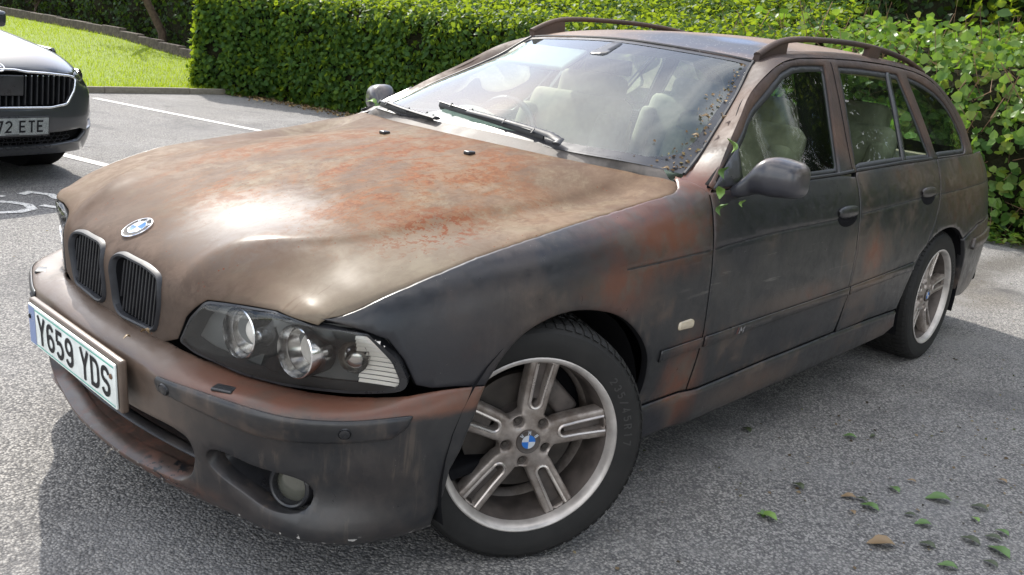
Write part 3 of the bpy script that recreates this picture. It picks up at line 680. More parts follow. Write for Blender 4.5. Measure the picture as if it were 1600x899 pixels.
# intake: lip shelf, splitter bar, dark back
yy = np.linspace(-.43, .43, 24)
def xin(y, base, k): return base+k*abs(y)**2
V = [(xin(y, .075, .20), y, .195) for y in yy]+[(xin(y, .12, .2), y*.99, .208) for y in yy]+[(xin(y, .19, .2), y*.98, .236) for y in yy]
F = [(r*24+i, r*24+i+1, (r+1)*24+i+1, (r+1)*24+i) for r in (0, 1) for i in range(23)]
mesh('lower_lip_shelf', V, F, 'bumper', bumper)
tube('intake_bar', [(xin(y, .085, .24), y, .288) for y in np.linspace(-.44, .44, 22)], .011, 'bumper', bumper, k=8, flat=(1.6, .8))
V = [(xin(y, .19, .2), y, .234) for y in yy]+[(xin(y, .18, .2), y, .37) for y in yy]
mesh('intake_back', V, [(i, i+1, 24+i+1, 24+i) for i in range(23)], 'black', bumper)
V = [(.17, s*.40, z) for s in (1,) for z in (.2,)]
# plate
PT = [(.004, 0, .478)]; tilt = math.atan2(.012, .11)
pl0 = np.array([.0, 0, .426]); pz = np.array([-math.sin(tilt)*.9, 0, 1.]); pz /= np.linalg.norm(pz); py = np.array([0, -1., 0]); pn = np.cross(py, pz); pn = pn*np.sign(-pn[0])
def plate_box(name, w, h, d, d0, mat, parent, bev=.003):
    o = box(name, (0, 0, 0), (d, w, h), mat, parent, bev=bev); R_ = Matrix((Vector(-pn), Vector(-py), Vector(pz))).transposed()
    o.data.transform(Matrix.Translation(Vector(pl0+pn*d0))@R_.to_4x4()); return o
sur = plate_box('plate_surround', .545, .130, .018, -.006, 'bumper', car, .006); C(sur)
nb = plate_box('number_plate', .520, .111, .006, .007, 'plate', car, .002); C(nb)
def pmap(x, y, h): return pl0+pn*(.0105+h)+py*x+pz*y
def quadp(name, x0, y0, x1, y1, mat, parent, h=.0003): return mesh(name, [pmap(x0, y0, h), pmap(x1, y0, h), pmap(x1, y1, h), pmap(x0, y1, h)], [(0, 1, 2, 3)], mat, parent, smooth=False)
quadp('plate_band', -.257, -.052, -.215, .052, 'bandblue', nb)
for a in ((-.213, .046, .257, .050), (-.213, -.050, .257, -.047)): quadp('plate_line', *a, 'green_line', nb)
for k, (sx, sy_) in enumerate([(math.cos(t), math.sin(t)) for t in np.linspace(0, 2*math.pi, 9)[:-1]]): quadp('star', -.236+.011*sx-.0015, .022+.011*sy_-.0015, -.236+.011*sx+.0015, .022+.011*sy_+.0015, 'white', nb, .0006)
x0 = -.198
for ch in 'Y659 YDS':
    if ch == ' ': x0 += .033; continue
    char3d('character', ch, lambda x, y, h, x0=x0: pmap(x0+x*.001, (y-39.5)*.001, h+.0004), 'ink', nb, w=12); x0 += .0585
lathe('plate_screw', [(0, .004), (.005, .0035), (.007, .001)], pmap(.242, .022, 0), pn, plain('rusty_screw', (.12, .06, .03), .7), nb, k=14)
lathe('plate_screw', [(0, .004), (.005, .0035), (.007, .001)], pmap(-.247, .022, 0), pn, 'ink', nb, k=14)

# ---- headlamps: set behind the nose surface
hl_pts = [(.107, -.325, .538), (.112, -.355, .60), (.117, -.40, .654), (.150, -.46, .6605), (.203, -.58, .660), (.222, -.690, .664), (.281, -.75, .660), (.321, -.775, .648), (.355, -.80, .60), (.385, -.812, .545), (.372, -.80, .522), (.321, -.722, .503), (.281, -.663, .498), (.233, -.585, .497), (.189, -.485, .502), (.13, -.37, .522)]
hq = bi(hl_pts); hqs = rrect(hq, .012, 3)
for sgn in (1, -1):
    hd = panel('headlamp_surround', BON, hqs, 'trim', car, h=.016, holes=[], skirt=.02, sgn=sgn, proud=-.004) if False else None
    n = len(hqs); cq = hqs.mean(0); P0 = BON.pos(hqs); N0 = BON.nrm(hqs)
    inn = hqs+(lambda t: np.stack([-t[:, 1], t[:, 0]], 1))((np.roll(hqs, -1, 0)-np.roll(hqs, 1, 0))/np.linalg.norm(np.roll(hqs, -1, 0)-np.roll(hqs, 1, 0), axis=1)[:, None])*(.006 if area(hqs) > 0 else -.006)
    P1 = BON.pos(inn)
    back = np.array([.9, .25, -.02]); back /= np.linalg.norm(back); pc = P1.mean(0)
    P2 = pc+(P1-pc)*np.array([.98, .97, .93])+back*.05
    V = list(P0-N0*.018)+list(P0+N0*.0005)+list(P1+N0*.001)+list(P1-N0*.006)+list(P2); V = np.array(V)*[1, sgn, 1]
    F = [(a*n+j, a*n+(j+1) % n, (a+1)*n+(j+1) % n, (a+1)*n+j) for a in range(4) for j in range(n)]
    hl = fix(mesh('headlamp', V, F, None, car, mats=['trim', 'hlin'] if 'hlin' in MT else ['trim', 'kidney'], midx=[0]*(2*n)+[1]*(2*n)), 40); C(hl)
    # bezel floor behind the lenses: CDT panel pushed back
    fl = panel('lamp_bezel', BON, hqs, plain('lamp_bezel_grey', (.12, .122, .12), .3), hl, h=.02, skirt=0, bev=0, e=0, proud=-.055, sgn=sgn)
    panel('lamp_glass', BON, inn, 'lens', hl, h=.014, skirt=0, bev=.001, proud=.0015, sgn=sgn)
    for (c_, r_) in (((.196, -.470, .592), .059), ((.247, -.615, .586), .059)):
        c_ = np.array(c_)*[1, sgn, 1]; ax = np.array([-1, -.10*sgn, .0])
        o = lathe('projector_ring', [(r_*.80, -.03), (r_*.90, .012), (r_*.96, .020), (r_, .018), (r_*1.02, .005), (r_*1.0, -.05)], c_+ax*.012, ax, 'chrome', hl, k=44)
        if r_ > 0: lathe('reflector_bowl', [(0, -.045), (r_*.3, -.042), (r_*.6, -.03), (r_*.84, -.004)], c_+ax*.012, ax, 'reflector', hl, k=40)
        lathe('projector_lens', [(0, .012), (.012, .0105), (.022, .006), (.034, -.004), (.034, -.02)], c_+ax*(-.012)+np.array([0, 0, -.002]), ax, 'lensball' if 'lensball' in MT else 'frost', hl, k=32)
    c_ = np.array([.304, -.716, .592])*[1, sgn, 1]; ax = np.array([-1, -.55*sgn, .0])
    lathe('indicator_reflector', [(0, .008), (.015, .005), (.027, -.004), (.034, -.015), (.036, .0)], c_+ax*.006, ax, 'reflector', hl, k=32)
    # ribbed clear outer section
    rib = bi([(.312, -.752, .655), (.330, -.775, .643), (.357, -.797, .598), (.380, -.808, .546), (.366, -.792, .527), (.328, -.73, .512), (.326, -.745, .56), (.320, -.752, .61)])
    R0 = rib; zmin, zmax = .525, .650
    k_ = 11
    for i_ in range(k_):
        z0 = zmin+(zmax-zmin)*i_/k_; z1 = z0+(zmax-zmin)/k_*.80
        yi0 = -.722-.010*(i_/k_); yo = np.interp((z0+z1)/2, [.525, .546, .598, .643, .655], [-.792, -.803, -.790, -.768, -.755])
        us = np.linspace(yi0, yo, 6); Vb = []
        for y_ in us:
            xx = np.interp(-y_, [.70, .75, .775, .80, .815], [.285, .315, .335, .36, .39])+(.59-(z0+z1)/2)*.25
            for dx, zq in ((.006, z0), (-.002, (z0+z1)/2), (.006, z1)): 
                q = bi([(xx, y_, zq)])[0]; Vb.append((BON.pos(q)[0]-BON.nrm(q)[0]*(.006+dx+.003))*[1, sgn, 1])
        Fb = [(a*3+b, a*3+b+1, (a+1)*3+b+1, (a+1)*3+b) for a in range(5) for b in (0, 1)]
        mesh('lamp_rib', Vb, Fb, 'frost', hl)

# ---- side panels
arch = [(1.194, .323), (1.208, .374), (1.204, .435), (1.172, .509), (1.108, .577), (1.026, .626), (.928, .653), (.835, .662), (.755, .652), (.68, .624), (.623, .577), (.577, .516)]
archc = curve(arch, 40)
fender = [(x_, ztop(x_)+.0012) for x_ in np.r_[.224, np.arange(.24, 1.40, .02), 1.405, 1.42, 1.435]]+[(1.455, .955), (1.470, .925), (1.470, .83), (1.472, .70), (1.464, .51), (1.462, .42), (1.455, .322), (1.20, .324)]+[tuple(q) for q in archc]+[(.50, .526), (.44, .529), (.402, .540), (.372, .60), (.338, .645), (.290, .664)]
rub1 = [(1.246, .492), (1.459, .498), (1.461, .465), (1.25, .456)]
char = [(1.05, .744), (1.25, .750), (1.47, .760), (1.82, .780), (2.32, .790), (2.53, .797), (3.16, .824), (3.97, .837), (4.5, .838)]
def chg(a, b): return [((x_, np.interp(x_, [p[0] for p in char], [p[1] for p in char]))) for x_ in np.linspace(a, b, 12)]
bdg = [(2.535, .935), (2.538, .803), (2.535, .65), (2.512, .526), (2.513, .477), (2.492, .337)]
fdoor = [(1.474, .925), (1.476, .83), (1.478, .70), (1.470, .51), (1.468, .42), (1.461, .322), (1.97, .336), (2.47, .344)]+[(a-.003, b) for a, b in bdg[::-1][1:]]+[(2.39, .945), (2.04, .937), (1.7, .933)]
rdoor = [(a+.003, b) for a, b in bdg]+[(2.8, .344), (3.12, .340), (3.145, .40), (3.20, .52), (3.25, .565), (3.345, .61), (3.40, .68), (3.445, .78), (3.475, .90), (3.49, .98), (3.07, .970), (2.8, .962), (2.55, .952)]
rarch = [(3.13, .335), (3.15, .404), (3.21, .51), (3.30, .585), (3.42, .635), (3.55, .659), (3.68, .66), (3.80, .638), (3.90, .59), (3.965, .52), (4.0, .43), (4.02, .34), (4.03, .26)]
rac = curve(rarch, 40)
quart = [(3.12, .342), (3.145, .40), (3.203, .515), (3.253, .562), (3.35, .607), (3.405, .68), (3.45, .78), (3.48, .90), (3.495, .98)]
quarter = [(3.498, .98), (3.8, .985), (4.05, .986), (4.3, .985), (4.62, .98), (4.66, .8), (4.67, .645), (4.2, .637), (3.915, .585)]+[tuple(q) for q in rac[::-1] if q[0] < 3.9]+[(3.128, .340)]+quart[1:]
parts = {}
for sgn in (1, -1):
    hh = .016 if sgn > 0 else .03
    fe = panel('front_wing', SID, fender, 'side', car, darkskirt=True, h=hh, grooves=[(chg(1.06, 1.458), .0028, .006)] if sgn > 0 else (), skirt=.02, sgn=sgn, holes=[]); C(fe)
    fd = panel('front_door', SID, fdoor, 'side', car, darkskirt=True, h=hh*1.1, grooves=[(chg(1.49, 2.51), .0028, .006)] if sgn > 0 else (), skirt=.02, sgn=sgn); C(fd)
    rd = panel('rear_door', SID, rdoor, 'side', car, darkskirt=True, h=hh*1.2, grooves=[(chg(2.56, 3.43), .0028, .006)] if sgn > 0 else (), skirt=.02, sgn=sgn); C(rd)
    qu = panel('rear_quarter_panel', SID, quarter, 'side', car, darkskirt=True, h=hh*1.3, grooves=[(chg(3.475, 4.5), .0028, .006)] if sgn > 0 else (), skirt=.025, sgn=sgn); C(qu)
    parts[sgn] = (fe, fd, rd, qu)
    for par, a_, b_ in ((fe, 1.055, 1.463), (fd, 1.482, 2.526), (rd, 2.543, 3.455), (qu, 3.468, 4.5)):
        cl_ = chg(a_, b_); panel('crease_shade_line', SID, [(x_, z_-.0016) for x_, z_ in cl_]+[(x_, z_+.0016) for x_, z_ in cl_[::-1]], 'rubber', par, h=.03, skirt=0, bev=0, e=0, proud=-.0005 if sgn > 0 else .0008, sgn=sgn)  # black strip added along the crease to strengthen its faint shading
    # rub strips on each panel
    tz = lambda x_: np.interp(x_, [1.24, 1.46, 1.88, 2.51, 3.2], [.492, .497, .508, .521, .546]); bz = lambda x_: np.interp(x_, [1.24, 1.47, 1.9, 2.51, 3.2], [.457, .464, .477, .490, .511])
    for par, a, b in ((fe, 1.246, 1.459), (fd, 1.474, 2.505), (rd, 2.518, 3.19)):
        xsn = np.linspace(a, b, 14); poly = [(x_, bz(x_)) for x_ in xsn]+[(x_, tz(x_)) for x_ in xsn[::-1]]
        panel('rub_strip', SID, poly, 'side', par, darkskirt=True, h=.014, skirt=.008, proud=.007, bev=.003, sgn=sgn)
    # handles
    for par, x_, z_ in ((fd, 2.425, .800), (rd, 3.296, .832)):
        Q = []; K = 20
        y0 = sy(x_, z_)
        cup = [(x_+.085*math.cos(t), z_+.008+.034*math.sin(t)) for t in np.linspace(0, 2*math.pi, K, endpoint=False)]
        G = []
        for s_, dpt in ((1.0, .001), (.9, .003), (.6, -.006)): pass
        pan = panel('handle_cup', SID, [(x_+.088*math.cos(t)*(1 if abs(math.cos(t)) < .9 else 1), z_-.006+.036*math.sin(t)) for t in np.linspace(0, 2*math.pi, K, endpoint=False)], 'black', par, h=.012, skirt=.004, proud=.0008, bev=.001, sgn=sgn)
        us = np.linspace(-.088, .088, 15); V = []; ang = np.linspace(-.5, math.pi+.5, 9)
        for u_ in us:
            k_ = math.sqrt(max(0.02, 1-(u_/.089)**2)); h_ = .030*k_**.6; dpt = .012*k_**.5
            for a_ in ang: V.append(((x_+u_), sy(x_+u_, z_)-max(-.004, dpt*math.sin(a_)), z_+.014+h_*math.cos(a_)*.8))
        V = np.array(V)*[1, sgn, 1]; na = len(ang)
        fix(mesh('door_handle', V, [(i_*na+j, (i_+1)*na+j, (i_+1)*na+j+1, i_*na+j+1) for i_ in range(14) for j in range(na-1)], 'side', par), 60)
    # side repeater
    rp = rrect([(1.318, .540), (1.395, .538), (1.400, .558), (1.385, .566), (1.322, .563)], .008, 3)
    panel('side_repeater', SID, rp, plain('amber_clear_lens', (.40, .34, .25), .25, coat=.4), fe, h=.008, skirt=.008, proud=.006, bev=.002, sgn=sgn)
    # M badge: stripes and letter on the strip
    def sm(x_, z_, pr): 
        q = np.array([[x_, z_]]); return (SID.pos(q)[0]+SID.nrm(q)[0]*pr)*[1, sgn, 1]
    for k_, (xa, mt) in enumerate(((1.640, 'trim'), (1.648, 'kidney'), (1.656, 'rust_red'))):
        if mt == 'rust_red' and 'rust_red' not in MT: MT['rust_red'] = plain('enamel_red', (.12, .03, .025), .4)
        mesh('badge_stripe', [sm(xa, .476, .0078), sm(xa+.006, .476, .0078), sm(xa+.012, .496, .0078), sm(xa+.006, .496, .0078)], [(0, 1, 2, 3)], mt, fd, smooth=False)
    char3d('badge_letter', 'M', lambda x, y, h: sm(1.668+.0006*x+.0001*y, .476+.00025*y, .0078+h), 'chrome', fd, w=11)
    # sill skirt
    sk = [(1.262, .197), (1.53, .197), (2.05, .205), (2.55, .212), (3.05, .222), (3.15, .252), (3.118, .332), (2.9, .336), (2.47, .337), (1.97, .329), (1.458, .315), (1.216, .317), (1.235, .25)]
    so_ = panel('side_skirt', SID, sk, 'side', car, darkskirt=True, h=hh, skirt=.05, proud=.006, bev=.008, e=.01, sgn=sgn); C(so_)
    # rear bumper side
    rb = [(4.035, .262), (4.2, .245), (4.42, .27), (4.60, .31), (4.67, .45), (4.68, .60), (4.66, .637), (4.2, .629), (3.925, .578), (3.972, .52), (4.008, .43), (4.025, .34)]
    C(panel('rear_bumper_side', SID, rb, 'side', car, h=hh*1.3, skirt=.03, proud=.004, bev=.004, sgn=sgn, grooves=[([(4.06, .545), (4.3, .555), (4.6, .56)], .004, .01)]))
    C(panel('rear_bumper_strip', SID, [(4.10, .51), (4.62, .52), (4.62, .575), (4.12, .565)], 'side', car, h=.02, skirt=.012, proud=.018, bev=.004, sgn=sgn))
# ---- greenhouse
DLO = [(1.515, .952), (1.56, .980), (1.691, 1.055), (1.818, 1.126), (1.948, 1.195), (2.06, 1.258), (2.14, 1.294), (2.257, 1.322), (2.42, 1.333), (2.578, 1.340), (2.891, 1.348), (3.221, 1.346), (3.424, 1.339), (3.56, 1.328), (3.684, 1.307), (3.80, 1.277), (3.898, 1.238), (3.97, 1.195), (4.03, 1.14), (4.067, 1.08), (4.055, 1.02), (4.0, .996), (3.5, .986), (3.07, .976), (2.8, .968), (2.534, .957), (2.39, .950), (2.04, .942), (1.7, .937)]
G = [(1.475, .945), (1.589, 1.014), (1.705, 1.095), (1.855, 1.185), (2.001, 1.262), (2.104, 1.307), (2.20, 1.332), (2.36, 1.352), (2.644, 1.367), (2.961, 1.375), (3.313, 1.375), (3.598, 1.362), (3.74, 1.343), (3.86, 1.312), (3.97, 1.262), (4.06, 1.20), (4.12, 1.13), (4.155, 1.06), (4.15, 1.0)]
ring = G+[(4.15, .988), (3.5, .981), (3.07, .971), (2.8, .963), (2.538, .952), (2.39, .946), (2.04, .938), (1.7, .934), (1.5, .930)]
win1 = [(1.60, .962), (1.70, 1.02), (1.818, 1.100), (1.948, 1.172), (2.06, 1.235), (2.15, 1.274), (2.257, 1.300), (2.40, 1.312), (2.50, 1.314), (2.44, 1.14), (2.375, .957)]
bp_f0, bp_f1 = [(2.394, .953), (2.576, 1.339)], [(2.549, .958), (2.69, 1.343)]
for sgn in (1, -1):
    hh = .018 if sgn > 0 else .03
    w1 = [p for p in DLO[:9]]+[(2.572, 1.339), (2.392, .951), (2.04, .943), (1.7, .938)]
    w2 = [(2.553, .960), (2.694, 1.342), (2.891, 1.347), (3.214, 1.345), (3.352, 1.342), (3.428, .983), (3.07, .978), (2.8, .970)]
    w3 = [(3.503, .989), (3.455, 1.336), (3.56, 1.327)]+DLO[14:22]
    fr = panel('door_frame', SID, ring, 'side', car, darkskirt=True, h=hh, holes=[rrect(w1, .012), rrect(w2, .015), rrect(w3, .02)], skirt=.02, hskirt=.012, bev=.003, sgn=sgn); C(fr)
    for nm, w in (('front_window', w1), ('rear_window', w2), ('load_bay_window', w3)):
        w = np.array(w); 
        if area(w) < 0: w = w[::-1]
        q = offs(seg(w, .03), .022); q2 = q.copy()
        inn_ = rrect(q[::2], .03, 3) if nm != 'x' else q
        rubb = panel('window_seal', SID, w, 'rubber', car, h=.03, holes=[inn_], skirt=.006, bev=.001, proud=-.006, sgn=sgn, e=0); C(rubb)
        pane = panel(nm, SID, offs(seg(w, .03), .004), 'glass', car, h=.035, skirt=0, bev=0, e=0, proud=-.008, sgn=sgn); C(pane)
    # rear door divider (bright edged) and B pillar gap
    dv_ = panel('window_divider', SID, [(3.066, .979), (3.105, .980), (3.252, 1.344), (3.214, 1.345)], 'trim', car, h=.02, skirt=.01, proud=-.001, bev=.003, sgn=sgn); C(dv_)
    C(panel('pillar_trim', SID, [(3.108, .982), (3.28, .984), (3.36, 1.335), (3.254, 1.338)], plain('pillar_glass_black', (.01, .01, .011), .12), car, h=.03, skirt=.0, proud=-.005, bev=0, e=0, sgn=sgn)) if sgn > 0 and False else None
    gapc = panel('door_gap', SID, [(2.512, .953), (2.518, .953), (2.641, 1.352), (2.635, 1.352)], 'black', car, h=.02, skirt=0, proud=.0012, bev=0, e=0, sgn=sgn); C(gapc)
    C(panel('belt_moulding', SID, [(1.62, .936), (2.04, .938), (2.39, .946), (2.53, .952), (2.53, .962), (2.39, .956), (2.04, .948), (1.62, .945)], 'rubber', car, h=.02, skirt=.008, proud=.004, bev=.002, sgn=sgn))
    C(panel('belt_moulding', SID, [(2.553, .953), (3.07, .973), (3.43, .980), (3.43, .990), (3.07, .983), (2.553, .963)], 'rubber', car, h=.02, skirt=.008, proud=.004, bev=.002, sgn=sgn))
    # A pillar + cant rail + D pillar strip
    OUT = [(1.440, .752, .943), (1.54, .728, .978), (1.72, .682, 1.074), (1.85, .643, 1.138), (1.964, .607, 1.196), (2.06, .575, 1.253), (2.155, .548, 1.316), (2.30, .527, 1.352), (2.6, .515, 1.384), (3.0, .510, 1.402), (3.4, .512, 1.404), (3.7, .522, 1.390), (3.95, .548, 1.348), (4.12, .580, 1.28), (4.27, .61, 1.20), (4.40, .64, 1.10), (4.50, .655, .985)]
    INp = [(1.470, 0, .918), (1.575, 0, 1.006), (1.705, 0, 1.096), (1.80, 0, 1.153), (1.90, 0, 1.21), (2.001, 0, 1.264), (2.12, 0, 1.314), (2.28, 0, 1.346), (2.62, 0, 1.367), (2.961, 0, 1.377), (3.313, 0, 1.377), (3.598, 0, 1.364), (3.80, 0, 1.332), (3.97, 0, 1.264), (4.06, 0, 1.202), (4.13, 0, 1.115), (4.155, 0, .985)]
    n = 60; A = curve(OUT, n)*[1, -1, 1]; Bq = curve([(p[0], -sy(p[0], p[2])-.0005, p[2]) for p in INp], n)*[1, -1, 1]
    nw = 7; rows = []
    for k_ in range(nw):
        t = k_/(nw-1); bul = (np.sin(np.pi*t)*(.009 if sgn > 0 else .003)*np.clip(np.linspace(0, 1, n)/.12, 0, 1))[:, None]*np.array([[0, -1., .75]]); rows.append(A*(1-t)+Bq*t+bul)
    Gd = np.stack(rows, 1)
    Gd = np.concatenate([(Gd[:, :1]+np.array([.012, .012, -.02])), Gd, Gd[:, -1:]+np.array([0, .016, -.004])], 1)*[1, sgn, 1]
    lt_ = Bq[22:-6:3]*[1, sgn, 1]+np.array([0, .050*sgn, -.022 if sgn > 0 else -.055]); C(tube('roof_leak_cover', lt_, .026, plain('leak_cover_dark', (.10, .09, .075), .9), car, k=8, flat=(.9, 1.1)))  # dark tube added inside the roof edge to cover a light leak
    ap = grid('body_side_frame', Gd, 'side', car); fix(ap, 60); C(ap)
# the far side glasshouse sits slightly lower and further in, as this old body does
for o_ in list(car.children):
    if o_.type == 'MESH' and o_.name.split('.')[0] in ('door_frame', 'window_seal', 'front_window', 'rear_window', 'load_bay_window', 'window_divider', 'belt_moulding', 'door_gap', 'body_side_frame'):
        n_ = len(o_.data.vertices); c_ = np.empty(n_*3); o_.data.vertices.foreach_get('co', c_); c_ = c_.reshape(-1, 3)
        if c_[:, 1].mean() < .3: continue
        w_ = np.clip((c_[:, 2]-.95)/.10, 0, 1)
        if o_.name.startswith('body_side_frame'):
            G_n = n_//60 if n_ % 60 == 0 else 9; k_ = np.arange(n_) % G_n; w_ = w_*np.clip((k_-1)/(G_n-3), 0, 1)
        c_[:, 2] -= .026*w_; c_[:, 1] -= .014*w_; o_.data.vertices.foreach_set('co', c_.ravel()); o_.data.update()
# ---- roof
rl = []
OUTc = curve(OUT, 60)*[1, -1, 1]
fr_ = [(2.155, .548, 1.316), (2.30, .527, 1.352), (2.6, .515, 1.384), (3.0, .510, 1.402), (3.4, .512, 1.404), (3.7, .522, 1.390), (3.95, .548, 1.348), (4.12, .580, 1.28)]
ctr = [(2.100, 0, 1.349), (2.29, 0, 1.385), (2.6, 0, 1.415), (3.0, 0, 1.436), (3.4, 0, 1.436), (3.7, 0, 1.424), (3.95, 0, 1.395), (4.18, 0, 1.345)]
rows = []
for a, b in zip(fr_, ctr):
    rows.append([(a[0]+(b[0]-a[0])*(1-t*t), a[1]*t*s, b[2]+(a[2]-b[2])*(abs(t)**2.2)) for s, t in ((-1, 1), (-1, .8), (-1, .5), (1, 0), (1, .5), (1, .8), (1, 1))])
ROOF = Surf(rows, out=(0, 0, 1)); G_ = ROOF.G
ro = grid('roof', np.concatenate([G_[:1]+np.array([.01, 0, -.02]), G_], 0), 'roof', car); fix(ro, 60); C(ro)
if ro.data.polygons[len(ro.data.polygons)//2].normal.z < 0: ro.data.flip_normals()
for sgn in (1, -1):
    nr = 40; t_ = np.linspace(0, 1, nr)
    P = np.array([(x_, y_*sgn, z_) for x_, y_, z_ in curve([(2.165, -.556, 1.345), (2.30, -.556, 1.398), (2.42, -.555, 1.420), (2.66, -.553, 1.436), (3.08, -.55, 1.446), (3.45, -.55, 1.430), (3.70, -.556, 1.398), (3.84, -.56, 1.365)], nr)])
    rail = tube('roof_rail', P, [.016]*nr, 'side', car, k=10, flat=(1.0, .75)); C(rail)
    for (xa, xb) in ((2.165, 2.37), (3.14, 3.26), (3.70, 3.84)):
        us = np.linspace(xa, xb, 8); V = []
        for x_ in us:
            zt = np.interp(x_, P[:, 0], P[:, 2]); k = np.interp(x_, curve(fr_, 30)[:, 0], curve(fr_, 30)[:, 2])-.014
            for y_ in (-.012, .012):
                V += [(x_, (-.555+y_)*sgn, zt), (x_, (-.548+y_*1.3)*sgn, min(k, zt-.004))]
        F = []
        for i_ in range(7): F += [(i_*4, i_*4+1, i_*4+5, i_*4+4), (i_*4+2, i_*4+3, i_*4+7, i_*4+6), (i_*4, i_*4+4, i_*4+6, i_*4+2)]
        F += [(0, 1, 3, 2), (28, 29, 31, 30)]
        ft = fix(mesh('rail_foot', V, F, 'side', rail), 40); ft.location = (0, 0, 0)
# ---- windscreen
wb = [(1.475, -.745, .958), (1.40, -.66, .972), (1.345, -.42, .974), (1.315, 0, .982), (1.345, .42, .974), (1.40, .66, .972), (1.475, .745, .958)]
wt = [(2.150, -.545, 1.318), (2.142, -.47, 1.326), (2.118, -.28, 1.338), (2.100, 0, 1.348), (2.118, .28, 1.338), (2.142, .47, 1.326), (2.150, .545, 1.318)]
rows = []
OE = curve(OUT, 200); OE = OE[OE[:, 0] < 2.17]
for s_ in np.linspace(0, 1, 9):
    lin = [np.array(a)*(1-s_)+np.array(b)*s_ for a, b in zip(wb, wt)]; zt_ = lin[0][2]; e_ = np.array([np.interp(zt_, OE[:, 2], OE[:, c]) for c in range(3)]); rr_ = []
    for l_ in lin:
        t_ = l_[1]/abs(lin[0][1]); d_ = (e_*[1, np.sign(t_) if t_ else 1, 1]-lin[-1 if t_ > 0 else 0])*abs(t_)**3
        rr_.append(l_+d_+np.array([-.30, 0, .95])*(.018*math.sin(math.pi*s_)*(1-t_*t_)))
    rows.append(rr_)
# match the pillar edge
SCR = Surf(rows, out=(-1, 0, 1)); 
scr = grid('windscreen', SCR.G[::4, ::4], 'screen', car); fix(scr); C(scr)
SU, SV = SCR.uk[-1], SCR.vk[-1]
def frit(poly, name='windscreen_border', mat='trim', pr=.0015): return C(panel(name, SCR, poly, mat, car, h=.04, skirt=0, bev=0, e=0, proud=pr))
frit([(0, 0), (0, SV), (.055, SV), (.045, SV*.5), (.055, 0)]); frit([(SU-.03, 0), (SU-.03, SV), (SU, SV), (SU, 0)])
frit([(.055, 0), (SU-.03, 0), (SU-.03, .026), (.20, .034), (.11, .05), (.07, .085), (.055, .12)]); frit([(.055, SV), (SU-.03, SV), (SU-.03, SV-.026), (.20, SV-.034), (.11, SV-.05), (.07, SV-.085), (.055, SV-.12)])
for sgn in (1, -1):
    e_ = SCR.G[:, 0]*[1, sgn, 1]; C(tube('windscreen_seal', e_[::4]+np.array([-.002, 0, .003]), .006, 'rubber', car, k=6))
C(tube('windscreen_seal', SCR.G[-1][::4]+np.array([.002, 0, .003]), .006, 'rubber', car, k=6))
# sensor pod and tax disc / sun visor on the inside of the glass
def inside_s(poly, name, mat, pr=-.006):
    return C(panel(name, SCR, poly, mat, car, h=.03, skirt=.004, bev=0, e=0, proud=pr))
inside_s(rrect([(SU-.17, SV/2-.055), (SU-.17, SV/2+.045), (SU-.03, SV/2+.035), (SU-.03, SV/2-.035)], .03), 'mirror_base', 'trim', .0016)
# cowl between bonnet and glass
Rr = BON.pos([(U[8]-.004, v_) for v_ in np.linspace(-.71, .71, 40)]); Bb = SCR.pos([(0.01, v_) for v_ in np.linspace(SV*.045, SV*.955, 40)])
rows = [Rr+np.array([-.01, 0, -.03]), Rr+np.array([.012, 0, -.018]), Rr*.5+Bb*.5+np.array([0, 0, -.006]), Bb+np.array([0, 0, .002])]
cw = grid('scuttle_panel', np.stack(rows, 1), plain('silver_grey_scuttle', (.10, .088, .078), .6, var=.45, spec=.25), car); fix(cw, 60); C(cw)
# wipers (parked): base near each pivot, blades lying along the glass foot
def wiper(pts_arm, pts_blade):
    a = tube('wiper', pts_arm, [.011]*3+[.008]*(len(pts_arm)-3), 'kidney', car, k=8, flat=(1.5, .6)); C(a)
    Bq = np.array(pts_blade); tube('wiper_blade', Bq, .006, 'rubber', a, k=6, flat=(.8, 1.6)); tube('blade_spine', Bq+np.array([0, 0, .012]), .0045, 'trim', a, k=6, flat=(1.4, .8))
    for k_ in np.linspace(.12, .88, 4):
        p = Bq[int(k_*(len(Bq)-1))]; tube('blade_clip', [p+np.array([-.012, 0, .004]), p+np.array([0, 0, .018]), p+np.array([.012, 0, .004])], .004, 'trim', a, k=6)
    return a
def onscr(y, s, h): 
    q = np.array([[s*SU, SV*(.5+y/1.50)]]); return SCR.pos(q)[0]+SCR.nrm(q)[0]*h
wiper([onscr(y, s, .02) for y, s in ((-.33, -.0), (-.33, .03), (-.28, .055), (-.20, .07), (-.1, .08), (0, .09), (.1, .10))], [onscr(y, s, .008) for y, s in zip(np.linspace(-.26, .30, 14), np.linspace(.045, .135, 14))])
wiper([onscr(y, s, .02) for y, s in ((.18, -.01), (.2, .005), (.26, .012), (.36, .022), (.46, .032), (.55, .042))], [onscr(y, s, .008) for y, s in zip(np.linspace(.22, .72, 14), np.linspace(.015, .035, 14))])

